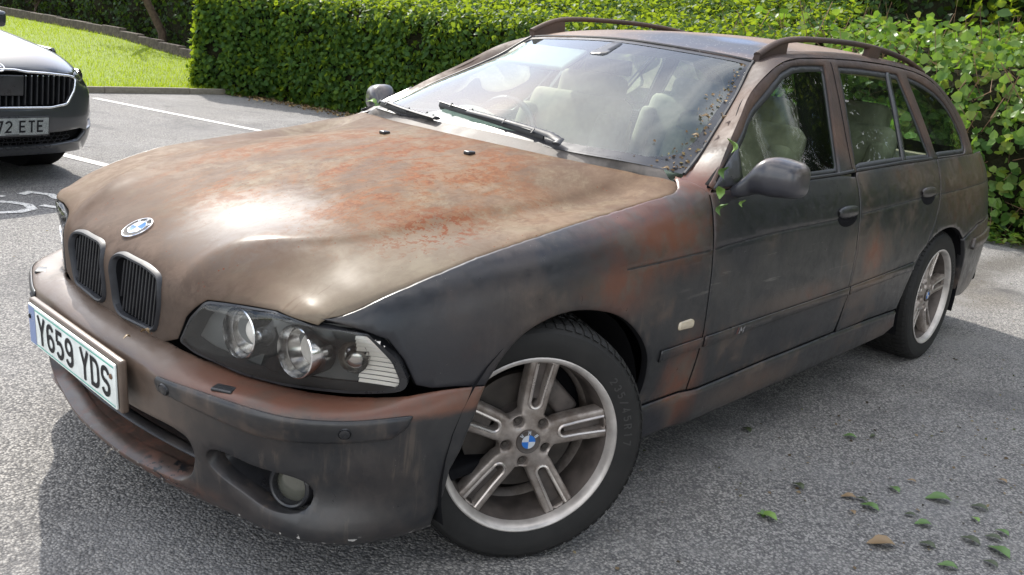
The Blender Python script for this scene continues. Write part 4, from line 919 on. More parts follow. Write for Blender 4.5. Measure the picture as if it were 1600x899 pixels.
# ---- body shell behind the panels, wheel wells, floor
def shell(poly, sgn, pr=-.012): return C(panel('inner_shell', SID, poly, 'black', car, h=.06, skirt=0, bev=0, e=0, proud=pr, sgn=sgn))
for sgn in (1, -1):
    shell([(.60, .56), (.75, .67), (.93, .68), (1.1, .62), (1.22, .50), (1.24, .22), (3.1, .24), (3.18, .50), (3.35, .64), (3.55, .69), (3.8, .67), (4.0, .5), (4.05, .3), (4.6, .3), (4.62, .96), (1.45, .92), (1.3, .85), (.9, .78), (.4, .68), (.36, .58)], sgn)
    for cx, rr, x0 in ((.84, .372, 0), (3.63, .40, 0)):
        K = 24; V = []
        for k_ in range(K+1):
            t = math.radians(-18+216*k_/K); px_, pz_ = cx+rr*math.cos(t), .31+rr*.96*math.sin(t)
            V += [(px_, sgn*-.86, pz_), (px_, sgn*-.55, pz_)]
        V.append((cx, sgn*-.55, .2)); c_ = len(V)-1
        F = [(2*i, 2*i+1, 2*i+3, 2*i+2) for i in range(K)]+[(2*i+1, 2*i+3, c_) for i in range(K)]
        C(fix(mesh('wheel_well', V, F, 'black', car), 50))
C(box('underbody', (2.4, 0, .235), (3.9, 1.5, .03), 'black', car, .01)); C(box('rear_sun_block', (4.24, 0, .41), (1.0, 1.5, .34), 'black', car, .02)); C(box('bulkhead', (.80, 0, .58), (1.15, 1.08, .25), 'black', car, .03))  # rear box added and sized to stop sun leaking under the tail
C(box('radiator_panel', (.24, 0, .44), (.03, 1.0, .38), 'black', car, .01))
C(box('lower_body_core', (2.3, 0, .42), (1.7, 1.62, .35), 'black', car, .02))
C(box('scuttle_floor', (1.38, 0, .90), (.16, 1.36, .01), 'black', car, .002))
# ---- tail
tp = [[(4.50, -.655, .985), (4.42, -.58, 1.14), (4.20, -.52, 1.325)], [(4.62, -.40, .98), (4.52, -.36, 1.16), (4.24, -.32, 1.35)], [(4.66, 0, .98), (4.55, 0, 1.17), (4.26, 0, 1.36)], [(4.62, .40, .98), (4.52, .36, 1.16), (4.24, .32, 1.35)], [(4.50, .655, .985), (4.42, .58, 1.14), (4.20, .52, 1.325)]]
T1 = Surf(tp, out=(1, 0, 1)); o = grid('rear_screen', T1.G, 'glass', car); fix(o); C(o)
tp = [[(4.64, -.72, .64), (4.62, -.70, .80), (4.52, -.66, .985)], [(4.76, -.4, .64), (4.75, -.4, .80), (4.64, -.40, .98)], [(4.79, 0, .64), (4.78, 0, .80), (4.68, 0, .98)], [(4.76, .4, .64), (4.75, .4, .80), (4.64, .40, .98)], [(4.64, .72, .64), (4.62, .70, .80), (4.52, .66, .985)]]
o = grid('tailgate', Surf(tp, out=(1, 0, 0)).G, 'side', car); fix(o); C(o)
tp = [[(4.62, -.735, .27), (4.67, -.735, .45), (4.66, -.735, .64)], [(4.74, -.48, .27), (4.80, -.48, .45), (4.78, -.48, .65)], [(4.77, 0, .27), (4.83, 0, .45), (4.81, 0, .65)], [(4.74, .48, .27), (4.80, .48, .45), (4.78, .48, .65)], [(4.62, .735, .27), (4.67, .735, .45), (4.66, .735, .64)]]
o = grid('rear_bumper', Surf(tp, out=(1, 0, 0)).G, 'side', car); fix(o); C(o)

# ---- door mirrors
def mirror(sgn):
    K = 20; secs = [  # x centre, y, z centre, half x, half z  from stalk to tip
        (1.625, -.840, .918, .035, .020), (1.635, -.868, .925, .045, .030), (1.662, -.892, .942, .062, .046), (1.676, -.918, .958, .078, .061), (1.688, -.950, .961, .084, .066), (1.698, -.980, .960, .080, .063), (1.704, -1.004, .959, .075, .059), (1.708, -1.018, .958, .066, .051), (1.710, -1.026, .957, .046, .034), (1.710, -1.028, .957, .016, .012)]
    S_ = curve([s for s in secs], 26); V = []
    for x_, y_, z_, hx, hz in S_:
        for k_ in range(K):
            t = 2*math.pi*k_/K; cx, sx = math.cos(t), math.sin(t)
            e_ = .66
            V.append((x_-.0+hx*np.sign(cx)*abs(cx)**e_*(1.0 if cx < 0 else .55), y_, z_+.022*min(1, (abs(y_)-.835)/.06)+hz*np.sign(sx)*abs(sx)**e_*.93))
    n = len(S_); V = np.array(V)*[1, sgn, 1]
    F = [(i*K+j, i*K+(j+1) % K, (i+1)*K+(j+1) % K, (i+1)*K+j) for i in range(n-1) for j in range(K)]+[tuple(range(K)), tuple((n-1)*K+j for j in range(K))]
    o = fix(mesh('door_mirror', V, F, MT['mirror_paint'], car), 60); C(o)
    # triangle foot
    C(panel('mirror_foot', SID, [(1.49, .935), (1.62, .938), (1.675, .96), (1.70, 1.052), (1.60, 1.00)], 'trim', car, h=.02, skirt=.01, proud=.006, bev=.003, sgn=sgn))
    V = [(1.725, y_*sgn, z_) for y_, z_ in ((-.905, .95), (-.97, .95), (-.985, .975), (-.975, 1.01), (-.93, 1.015), (-.90, 1.00))]
    fix(mesh('mirror_glass', [(x_+.006, a, b) for x_, a, b in V], [tuple(range(6))], 'chrome', o))
mt = NT('mirror_cap_paint'); v_ = mt.coord(); mt.set(color=mt.mix(mt.math('MULTIPLY', mt.ramp(mt.noise(v_, 9, 6, .6), .4, .7), mt.ramp(mt.sep(v_)[2], .96, 1.04)), (.03, .03, .036), (.15, .12, .105)), rough=.3, spec=.5, coat=.15); MT['mirror_paint'] = mt.m
for sgn in (1, -1): mirror(sgn)

# ---- interior
def seat(cx, cy, mat, w=.50, hr=True):
    s = box('seat', (cx, cy, .50), (.50, w, .16), mat, car, .05); C(s)
    R_ = Matrix.Rotation(math.radians(20), 3, 'Y')
    box('backrest', (cx+.32, cy, .80), (.13, w, .62), mat, s, .055, rot=R_)
    for k_ in (-1, 1): box('bolster', (cx+.27, cy+k_*w*.42, .78), (.13, .09, .50), mat, s, .04, rot=R_)
    if hr:
        box('headrest', (cx+.475, cy, 1.085), (.13, .34, .22), mat, s, .05, rot=Matrix.Rotation(math.radians(12), 3, 'Y'))
        for k_ in (-1, 1): tube('headrest_post', [(cx+.44, cy+k_*.06, .98), (cx+.47, cy+k_*.06, 1.06)], .006, 'chrome', s, k=6)
    return s
seat(1.98, -.41, 'dark_seat', .54); seat(1.98, .41, 'dark_seat', .54); seat(2.95, -.42, 'rear_seat'); seat(2.95, .42, 'rear_seat'); 
b_ = box('rear_bench', (2.95, 0, .50), (.5, 1.3, .16), 'rear_seat', car, .05); C(b_)
dsh = Surf([[(1.46, y_, .93-.0*abs(y_)), (1.56, y_, .945+(.04*math.exp(-((y_-.37)/.17)**2))), (1.70, y_, .94+(.075*math.exp(-((y_-.37)/.19)**2))), (1.76, y_, .87), (1.77, y_, .60)] for y_ in np.linspace(-.72, .72, 15)], out=(0, 0, 1))
o = grid('dashboard', dsh.G, 'dash', car); fix(o, 60); C(o)
sw = tube('steering_wheel', [(1.83+.07*math.sin(t)*.0+.10*math.sin(t)*.45, .37+.185*math.cos(t), .885+.175*math.sin(t)) for t in np.linspace(0, 2*math.pi, 40, endpoint=False)], .014, 'trim', car, k=8, closed=True, up0=(1, 0, .1)); C(sw)
box('steering_boss', (1.82, .37, .885), (.05, .17, .12), 'trim', sw, .03)
for a, b in (((1.82, .20, .885), (1.82, .54, .885)), ((1.82, .37, .885), (1.79, .37, .72))): tube('steering_spoke', [a, b], .012, 'trim', sw, k=6)
for sgn in (1, -1):
    C(tube('b_pillar_trim', [(2.46, -.74*sgn, .90), (2.50, -.665*sgn, 1.10), (2.57, -.57*sgn, 1.30)], .045, 'black' if sgn > 0 else 'rubber', car, k=8, flat=(1.6, .5)))
    C(tube('seat_belt', [(2.50, -.60*sgn, 1.20), (2.42, -.57*sgn, 1.0), (2.33, -.56*sgn, .75)], .022, 'beige', car, k=6, flat=(1, .12)))
    C(box('door_card', (2.4, -.80*sgn, .66), (1.9, .03, .52), 'dark_seat', car, .01))
C(box('sun_visor', (2.03, .36, 1.245), (.17, .36, .02), plain('cream_visor', (.75, .76, .60), .8), car, .008, rot=Matrix.Rotation(math.radians(-28), 3, 'Y')))
C(box('interior_mirror', (2.02, .0, 1.24), (.03, .22, .06), 'trim', car, .012))
hd_ = grid('headlining', ROOF.G[::4, ::4]*[1, .97, 1]-np.array([0, 0, .03]), 'beige', car); C(hd_)
C(box('load_floor', (3.9, 0, .62), (1.1, 1.2, .03), 'dark_seat', car, .01)); C(box('load_cover', (3.75, 0, .94), (.9, 1.2, .015), 'dark_seat', car, .004))

# ---- wheels (built round their own centre; outward = -y)
class WS(Surf):
    def __init__(s, f):
        s.f = f; s.sg = 1
    def pos(s, q): q = np.atleast_2d(q); r = np.linalg.norm(q, axis=1); return np.stack([q[:, 0], s.f(r), q[:, 1]], 1)
    def nrm(s, q): q = np.atleast_2d(q); return np.tile([0., -1, 0], (len(q), 1))
rimp = NT('dirty_alloy'); v_ = rimp.coord(); g1 = rimp.ramp(rimp.noise(v_, 12, 6, .65), .35, .7)
rimp.set(color=rimp.mix(g1, (.30, .265, .24), (.115, .09, .073)), metal=.5, rough=rimp.ramp(g1, 0, 1, .34, .5), spec=.5); MT['alloy'] = rimp.m
MT['alloy_lip'] = plain('dusty_alloy_lip', (.40, .37, .345), .38, .4, var=.22); MT['alloy_edge'] = plain('scuffed_alloy_edge', (.44, .40, .37), .3, .7, var=.12); MT['alloy_dark'] = plain('brake_dusted_alloy', (.075, .062, .055), .6, .3, var=.35)
ty = NT('tyre_rubber'); v_ = ty.coord(); ty.set(color=ty.mix(ty.noise(v_, 20, 5), (.009, .009, .009), (.022, .021, .02)), rough=.65, spec=.22); ty.bump(ty.noise(v_, 90, 4), .15, .002); MT['tyre'] = ty.m
MT['disc'] = plain('worn_disc', (.05, .042, .036), .55, .5, var=.3)
FY = -.118   # flange plane
def face_y(r): return np.interp(r, [0, .03, .06, .09, .14, .19, .215, .24], [-.092, -.092, -.090, -.086, -.088, -.094, -.097, -.10])
WF = WS(lambda r: face_y(r)); WFp = WS(lambda r: face_y(r)-.0035)
def rot2(p, a): c, s = math.cos(a), math.sin(a); p = np.asarray(p, float); return np.stack([p[:, 0]*c-p[:, 1]*s, p[:, 0]*s+p[:, 1]*c], 1)
def make_wheel(detail=True):
    w = empty('wheel', (0, 0, 0))
    ty_prof = [(.222, -.112), (.232, -.118), (.245, -.120), (.262, -.1225), (.280, -.1225), (.295, -.119), (.305, -.111), (.3122, -.100), (.3160, -.08), (.3175, -.04), (.3178, 0), (.3175, .04), (.3160, .08), (.3125, .10), (.306, .113), (.290, .123), (.262, .126), (.235, .118), (.222, .108)]
    lathe('tyre', ty_prof, (0, 0, 0), (0, 1, 0), 'tyre', w, k=96, ang=25)
    V = []; F = []                     # tread shoulder blocks (raised), joined as one part
    for k_ in range(72):
        for side in (-1, 1):
            a0 = 2*math.pi*(k_+.14)/72; a1 = 2*math.pi*(k_+.86)/72; b = len(V)
            prof = [(.3070, .1135), (.3150, .101), (.3195, .078), (.3205, .058)] if side else None
            for a in (a0, a1):
                for r_, y_ in prof: V.append((r_*math.cos(a), y_*side, r_*math.sin(a)))
                V.append((.310*math.cos(a), .058*side, .310*math.sin(a))); V.append((.300*math.cos(a), .100*side, .300*math.sin(a)))
            n_ = 6
            F += [(b+i, b+i+1, b+n_+i+1, b+n_+i) for i in range(3)]+[(b, b+1, b+2, b+3, b+4, b+5), (b+6, b+7, b+8, b+9, b+10, b+11), (b+3, b+4, b+n_+4, b+n_+3), (b, b+5, b+n_+5, b+n_)]
        for yc in (-.028, .028):
            a0 = 2*math.pi*(k_+.2)/72; a1 = 2*math.pi*(k_+.8)/72; b = len(V)
            for a in (a0, a1):
                for r_, y_ in ((.314, yc-.02), (.3205, yc-.019), (.3205, yc+.019), (.314, yc+.02)): V.append((r_*math.cos(a), y_, r_*math.sin(a)))
            F += [(b+i, b+i+1, b+5+i, b+4+i) for i in range(3)]+[(b, b+1, b+2, b+3), (b+4, b+5, b+6, b+7)]
    tb = fix(mesh('tread_blocks', V, F, 'tyre', w, smooth=False)); tb['kind'] = 'stuff'
    rim_prof = [(.228, -.119), (.2305, -.121), (.2315, -.116), (.2285, -.110), (.221, -.104)]
    # flange, polished lip, barrel
    rim = lathe('rim', [(.2225, -.108), (.229, -.1185), (.2325, -.1205), (.2295, -.1225), (.2245, -.1215), (.2195, -.116), (.2155, -.108), (.2130, -.097)], (0, 0, 0), (0, 1, 0), 'alloy_lip', w, k=96, ang=40)
    lathe('rim_barrel', [(.2130, -.097), (.2080, -.085), (.2035, -.055), (.200, .0), (.202, .06), (.215, .10)], (0, 0, 0), (0, 1, 0), 'alloy_dark', w, k=96, ang=40)
    lathe('rim_inner_lip', [(.2005, .0), (.192, .012), (.190, .03), (.2005, .040)], (0, 0, 0), (0, 1, 0), 'alloy', w, k=64)
    # spokes: 5 double spokes with a U slot, star shaped hub
    out = []
    for s in range(5):
        a = math.pi/2-.10+s*2*math.pi/5
        half = [(.034, .085), (.0355, .12), (.0375, .16), (.040, .2125)]
        pts = [(-x, y) for x, y in half]+[(0, .2145)]+[(x, y) for x, y in half[::-1]]
        p = rot2([(x, y) for x, y in pts][::-1], a-math.pi/2)
        nx = rot2(curve([(.031, .085), (.035, .0665), (.049, .054), (.062, .047)], 5)[:0] if False else [(0, 0)], a)
        # concave web between this spoke and the next
        q0 = rot2([(.031, .085)], a-math.pi/2)[0]
        out.append((a, p))
    poly = []
    order = sorted(out, key=lambda t: t[0])
    for i_, (a, p) in enumerate(order):
        # p runs from right side? ensure counter clockwise (increasing angle)
        an = np.unwrap(np.arctan2(p[:, 1], p[:, 0])); 
        if an[-1] < an[0]: p = p[::-1]
        poly += list(p)
        a2 = a+math.pi/5; r_ = .074
        poly += [np.array([math.cos(a2+t)*rr_, math.sin(a2+t)*rr_]) for t, rr_ in ((-.21, .0768), (-.10, .0732), (0, .072), (.10, .0732), (.21, .0768))]
    poly = np.array(poly)
    holes = []; bosses = []
    for a, p in order:
        sl = [(-.0125, .2085), (-.0125, .105)]+[(.0125*math.cos(t), .102+.0145*math.sin(t)) for t in np.linspace(math.pi, 2*math.pi, 8)]+[(.0125, .105), (.0125, .2085)]
        sl = [(-.0170+.0006, .2085), (-.0125, .105)]+sl[2:-2]+[(.0125, .105), (.0170-.0006, .2085)]
        holes.append(rot2(sl, a-math.pi/2))
        b_ = a+math.pi/5; bosses.append((b_, .057))
    for b_, r_ in bosses: holes.append(np.array([(r_*math.cos(b_)+.0145*math.cos(t), r_*math.sin(b_)+.0145*math.sin(t)) for t in np.linspace(0, 2*math.pi, 16, endpoint=False)]))
    face = panel('spokes', WF, poly, 'alloy', w, h=.011, holes=holes, skirt=.034, hskirt=.03, bev=.004, e=.005)
    for a, p in order:     # polished raised rim of each U slot
        us = [(-.0205, .208), (-.0172, .14), (-.0158, .106)]+[(.0162*math.cos(t), .103+.0175*math.sin(t)) for t in np.linspace(math.pi+.12, 2*math.pi-.12, 9)]+[(.0158, .106), (.0172, .14), (.0205, .208)]
        q = rot2(us, a-math.pi/2); r_ = np.linalg.norm(q, axis=1)
        tube('spoke_edge', [(x_, face_y(rr_)-.0005, z_) for (x_, z_), rr_ in zip(q, r_)], .0042, 'alloy_edge', w, k=6)
        q = rot2([(-.014, .206), (-.0115, .106), (.0115, .106), (.014, .206)], a-math.pi/2)
        mesh('slot_floor', [(x_, face_y(.15)+.020, z_) for x_, z_ in q], [(0, 1, 2, 3)], 'alloy_dark', w)
    for b_, r_ in bosses:
        c_ = (r_*math.cos(b_), -.068, r_*math.sin(b_))
        lathe('wheel_bolt', [(0, -.012), (.0065, -.012), (.0085, -.010), (.0085, .004), (.0135, .006), (.0135, .012)], c_, (0, 1, 0), 'disc', w, k=6, ang=20)
    lathe('hub_cover', [(0, -.0935), (.026, -.0935), (.031, -.093), (.0325, -.091), (.034, -.087)], (0, 0, 0), (0, 1, 0), plain('dusty_hub', (.12, .09, .07), .6), w, k=40)
    roundel((0, -.0945, 0), (0, -1, 0), .0315, w, mats=('alloy_dark', 'white', 'blue', 'alloy_dark'))
    lathe('brake_disc', [(.05, -.02), (.155, -.02), (.155, .002), (.05, .002)], (0, 0, 0), (0, 1, 0), 'disc', w, k=48)
    lathe('hub_carrier', [(0, -.075), (.068, -.075), (.072, -.03), (.09, .0), (.10, .06)], (0, 0, 0), (0, 1, 0), 'alloy_dark', w, k=32)
    box('brake_caliper', (.09, -.005, .09), (.12, .07, .06), 'alloy_dark', w, .015, rot=Matrix.Rotation(math.radians(45), 3, 'Y'))
    lathe('wheel_backing', [(0, .05), (.16, .05), (.198, .055)], (0, 0, 0), (0, 1, 0), 'black', w, k=40)
    # sidewall lettering
    txt = '235/45R17'
    for k_, ch in enumerate(txt):
        if ch not in GL: continue
        a = math.radians(40-k_*5.0); s = .00030
        def mf(x, y, h, a=a):
            r_ = .262+(y-40)*s*.9; t = a-(x-25)*s/.262*.95
            return np.array([r_*math.cos(t), -np.interp(r_, [.245, .262, .280, .296], [.120, .1225, .1225, .119])-.0012-h, r_*math.sin(t)])
        char3d('tyre_lettering', ch, mf, 'tyre_letter', w, w=12)
    return w
MT['tyre_letter'] = plain('tyre_lettering_rubber', (.025, .024, .023), .6)
w0 = make_wheel()
def copy_wheel(src, parent):
    c = src.copy(); COL.objects.link(c); c.parent = parent
    for ch in list(src.children):
        d = ch.copy(); COL.objects.link(d); d.parent = c
        for g_ in ch.children: e_ = g_.copy(); COL.objects.link(e_); e_.parent = d
    return c
def flat_children(w):     # keep three levels: letters of the roundel hang from the wheel itself
    for ch in list(w.children):
        for g_ in list(ch.children): g_.parent = w
flat_children(w0)
ST = .50
w0.parent = car; w0.location = Vector((.83, -.752, .316))-ROOT; w0.rotation_euler = (0, 0, -ST)
for loc, rz in (((3.66, -.742, .316), 0), ((.83, .752, .316), math.pi-ST), ((3.66, .742, .316), math.pi)):
    c = copy_wheel(w0, car); c.location = Vector(loc)-ROOT; c.rotation_euler = (0, 0, rz)
FALLEN = [
 ('dark curled leaf nearest the side skirt', (2.067, -0.813, .006), -0.40, 0.05, 'fl_dark'),
 ('pale green leaf lying alone in mid asphalt, below the rear wheel', (2.384, -1.076, .006), 0.40, 0.05, 'fl_green'),
 ('tiny dark leaf just right of the lone pale green leaf', (2.477, -1.111, .006), 1.20, 0.032, 'fl_dark'),
 ('dark curled leaf by itself below the sill, left of the main scatter', (1.812, -1.140, .006), -0.30, 0.05, 'fl_dark'),
 ('small green leaf touching the tip of the large lime leaf nearest the front tyre', (1.574, -1.134, .006), 1.80, 0.042, 'fl_green'),
 ('large lime green leaf nearest the front tyre', (1.550, -1.183, .006), 0.10, 0.065, 'fl_lime'),
 ('pink brown leaf at the upper left of the green cluster', (1.906, -1.274, .006), 0.60, 0.05, 'fl_brown'),
 ('dark green leaf between the pink brown leaf and the big green one', (1.912, -1.307, .006), -0.10, 0.04, 'fl_dark'),
 ('big green leaf at the centre of the scatter', (1.885, -1.354, .006), 0.00, 0.062, 'fl_green'),
 ('small brown leaf below the pink brown leaf', (1.796, -1.314, .006), -0.60, 0.03, 'fl_brown'),
 ('upright green leaf standing above the scatter', (2.072, -1.346, .006), -0.50, 0.048, 'fl_green'),
 ('wide green leaf with a dark tip at the right of the scatter', (2.166, -1.481, .006), 0.60, 0.085, 'fl_green'),
 ('narrow dark green leaf right of the wide green one', (2.204, -1.580, .006), 0.10, 0.055, 'fl_dark'),
 ('thin dark leaf left of the mid green leaf', (1.956, -1.441, .006), 0.40, 0.035, 'fl_dark'),
 ('mid green leaf below the thin dark leaf', (1.941, -1.494, .006), 0.70, 0.055, 'fl_green'),
 ('small lime leaf between the mid green leaf and the right edge', (2.096, -1.582, .006), -0.60, 0.035, 'fl_lime'),
 ('long brown curled leaf in the lower foreground', (1.717, -1.468, .006), 0.70, 0.085, 'fl_brown'),
 ('dark leaf low beside the long brown leaf', (1.803, -1.551, .006), 0.00, 0.05, 'fl_dark'),
 ('dark narrow leaf towards the lower right corner', (1.944, -1.630, .006), -0.10, 0.06, 'fl_dark'),
 ('green leaf in the pair at the right edge, lower one', (2.031, -1.667, .006), 0.20, 0.05, 'fl_dark'),
 ('green leaf in the pair at the right edge, upper one', (2.083, -1.671, .006), -0.30, 0.045, 'fl_green'),
 ('dark green folded leaf near the lower right corner', (1.938, -1.711, .006), -0.40, 0.075, 'fl_green'),
 ('small dark leaf left of the folded leaf', (1.853, -1.703, .006), -0.20, 0.045, 'fl_dark'),
 ('dark green leaf cut by the bottom edge of the picture', (1.742, -1.631, .006), 0.40, 0.055, 'fl_green'),
 ('rust coloured crumpled leaf near the right edge', (2.493, -1.558, .006), -0.20, 0.035, 'fl_brown'),
 ('faint brown flake above the brown scatter', (2.204, -1.354, .006), 0.20, 0.03, 'fl_brown'),
]
CAUGHT = [
 ('dry curled leaf on the bumper ledge below the near kidney grille', (0.072, -0.243, 0.535), 0.50, 0.03, 'fl_brown', (0.1, 0.1)),
 ('pale dry leaf beside it on the bumper ledge', (0.032, -0.236, 0.530), 1.50, 0.022, 'fl_brown', (0.1, 0.1)),
 ('bright green leaf wedged at the top of the mirror joint', (1.569, -0.840, 1.040), 0.20, 0.06, 'fl_lime', (1.25, 0.1)),
 ('green leaf hanging down beside the mirror foot', (1.506, -0.865, 0.968), 2.80, 0.055, 'fl_green', (1.25, 0.1)),
 ('green leaf under the mirror foot on the wing edge', (1.462, -0.885, 0.913), 1.90, 0.055, 'fl_lime', (1.25, 0.1)),
 ('green leaf hanging lowest by the door shut line', (1.457, -0.900, 0.867), 3.30, 0.055, 'fl_green', (1.25, 0.1)),
 ('small green leaf stuck on the black door below the mirror', (1.560, -0.910, 0.888), 3.00, 0.035, 'fl_lime', (1.25, 0.1)),
 ('yellow leaf in the windscreen corner behind the bonnet', (1.448, -0.710, 0.965), 0.50, 0.03, 'fl_brown', (0.45, -0.4)),
 ('brown leaf on the glass by the windscreen pillar', (1.716, -0.660, 1.119), 0.70, 0.035, 'fl_brown', (0.45, -0.4)),
 ('second brown leaf on the glass, higher on the pillar', (1.774, -0.675, 1.124), 2.00, 0.04, 'fl_brown', (0.45, -0.4)),
 ('brown twig lying across the windscreen pillar', (1.754, -0.710, 1.085), 1.10, 0.03, 'fl_brown', (0.45, -0.4)),
 ('fragment of dry leaf low on the windscreen edge', (1.654, -0.670, 1.060), 0.30, 0.03, 'fl_brown', (0.45, -0.4)),
 ('green leaf tuft in the far bonnet corner, front piece', (1.463, 0.720, 0.971), 0.40, 0.06, 'fl_lime', (0.45, -0.4)),
 ('green leaf tuft in the far bonnet corner, rear piece', (1.474, 0.700, 0.961), 1.60, 0.06, 'fl_green', (0.45, -0.4)),
 ('green leaf tuft in the far bonnet corner, lower piece', (1.464, 0.710, 0.949), 2.40, 0.05, 'fl_green', (0.45, -0.4)),
]
# ================================================================== SECOND CAR (grey hatchback, local axes as above)
AX = Vector((-.24, .97, 0)).normalized()
hrot = math.atan2(AX.y, AX.x)
HR = Vector((1.125, 3.93, 0))
hat = empty('hatchback_car', HR, hrot, 'dark grey hatchback with chrome framed grille, parked at the left edge', 'car')
gp = NT('metallic_grey_paint'); v_ = gp.coord()
gp.set(color=gp.mix(gp.noise(v_, 900, 1), (.030, .032, .036), (.055, .058, .064)), metal=.35, rough=.32, coat=.6, coatr=.03); MT['grey'] = gp.m
def H(o): return o
hn = [  # columns: lip, bumper, under grille, over grille edge, bonnet ..., cowl ; rows y
 [(.10, 0, .20), (.015, 0, .33), (.0, 0, .50), (.01, 0, .62), (.03, 0, .745), (.10, 0, .80), (.30, 0, .875), (.6, 0, .94), (.95, 0, .995), (1.15, 0, 1.01)],
 [(.105, .25, .20), (.02, .25, .33), (.005, .25, .50), (.015, .25, .62), (.035, .25, .745), (.105, .25, .80), (.30, .26, .875), (.6, .27, .935), (.95, .28, .99), (1.16, .28, 1.005)],
 [(.12, .48, .20), (.045, .48, .33), (.035, .48, .50), (.045, .48, .62), (.07, .48, .735), (.14, .48, .785), (.33, .49, .855), (.62, .51, .915), (.97, .53, .965), (1.22, .53, .985)],
 [(.17, .64, .20), (.11, .65, .33), (.105, .65, .50), (.12, .65, .62), (.155, .64, .715), (.21, .64, .755), (.38, .65, .825), (.66, .67, .88), (1.0, .69, .925), (1.30, .69, .95)],
 [(.27, .765, .20), (.23, .785, .33), (.235, .785, .50), (.255, .78, .62), (.31, .76, .70), (.36, .745, .745), (.48, .74, .80), (.72, .75, .85), (1.03, .76, .89), (1.36, .76, .92)],
 [(.42, .83, .20), (.42, .855, .33), (.42, .865, .50), (.44, .86, .62), (.50, .845, .70), (.54, .825, .74), (.62, .81, .785), (.80, .805, .83), (1.06, .81, .865), (1.40, .81, .895)],
 [(.66, .85, .20), (.66, .88, .33), (.66, .89, .50), (.68, .888, .62), (.72, .878, .70), (.74, .865, .735), (.80, .85, .775), (.92, .845, .815), (1.12, .845, .85), (1.46, .845, .88)],
]
HB = np.array(hn)*[1, -1, 1]; HF = np.concatenate([HB[::-1], (HB*[1, -1, 1])[1:]], 0)
hv = np.r_[0, np.cumsum(np.linalg.norm(np.diff(HB[:, 3], axis=0), axis=1))]
HS = Surf(HF, uk=np.r_[-hv[::-1], hv[1:]], out=(-1, 0, .3)); hi_ = HS.inv; VK = HS.vk
def hpoly(p): return hi_(p)
# cut lines
grl = hi_([(0, -.02, .528), (.02, -.33, .525), (.045, -.46, .545), (.07, -.53, .64), (.085, -.555, .715), (.06, -.50, .735), (.04, -.30, .745), (.03, -.17, .755), (.03, -.10, .775), (.03, 0, .778)])
grf = np.vstack([grl, (grl*[-1, 1])[::-1][1:-1]])
hlp = hi_([(.085, -.565, .70), (.14, -.645, .655), (.23, -.755, .635), (.36, -.82, .665), (.52, -.845, .735), (.44, -.80, .755), (.30, -.72, .765), (.15, -.60, .758), (.09, -.56, .745)])
lgp = hi_([(.02, 0, .245), (.03, -.40, .245), (.10, -.62, .28), (.12, -.68, .35), (.08, -.60, .375), (.02, -.40, .36), (.01, 0, .355)])
low = np.vstack([lgp, (lgp*[-1, 1])[::-1][1:-1]])
fgp = hi_([(.13, -.68, .36), (.20, -.76, .37), (.27, -.81, .40), (.30, -.83, .52), (.26, -.80, .54), (.20, -.755, .47), (.14, -.69, .43)])
ua, ub = -hv[-1]+.01, hv[-1]-.01
cutz = [tuple(q) for q in hi_([(.10, -.58, .755)])]
fl_ = hi_([(.03, 0, .782), (.035, -.12, .778), (.04, -.2, .757), (.07, -.50, .742), (.09, -.57, .755), (.15, -.60, .765), (.30, -.72, .770), (.44, -.79, .765)])
rear_row = [(u_, VK[-1]) for u_ in np.linspace(-hv[4]-.03, hv[4]+.03, 16)]
lefte = [tuple(q) for q in fl_[::-1]]      # from outer to centre
hside = [tuple(q) for q in hi_([(.60, -.795, .800), (.80, -.79, .842), (1.05, -.79, .878), (1.37, -.79, .91)])]
bo = lefte+[(-a, b) for a, b in lefte[::-1]][1:]+[(-a, b) for a, b in hside]+rear_row[::-1]+hside[::-1]
panel('bonnet', HS, bo, 'grey', hat, h=.025, skirt=.015, bev=.003)
fro = [(ua, VK[0]), (ub, VK[0]), (ub, VK[4])]+[(-a, b-.004) for a, b in [tuple(q) for q in hi_([(.60, -.86, .70), (.53, -.852, .725)])]]
fr_top = [tuple(q) for q in fl_[::-1]]
outb = [(u_, VK[0]) for u_ in np.linspace(ua, ub, 30)]+[(ub, v_) for v_ in np.linspace(VK[0]+.05, VK[4], 5)]+[(-a, b-.006) for a, b in fr_top]+[(a, b-.006) for a, b in fr_top[::-1]][1:]+[(ua, v_) for v_ in np.linspace(VK[4], VK[0]+.05, 5)]
hm = [hlp, hlp*[-1, 1]]
panel('front_bumper', HS, outb, 'grey', hat, h=.025, holes=[rrect(offs(grf if area(grf) > 0 else grf[::-1], .0), .02), rrect(low, .02), rrect(fgp, .015), rrect(fgp*[-1, 1], .015)]+[rrect(x_, .01) for x_ in hm], skirt=.02, bev=.003)
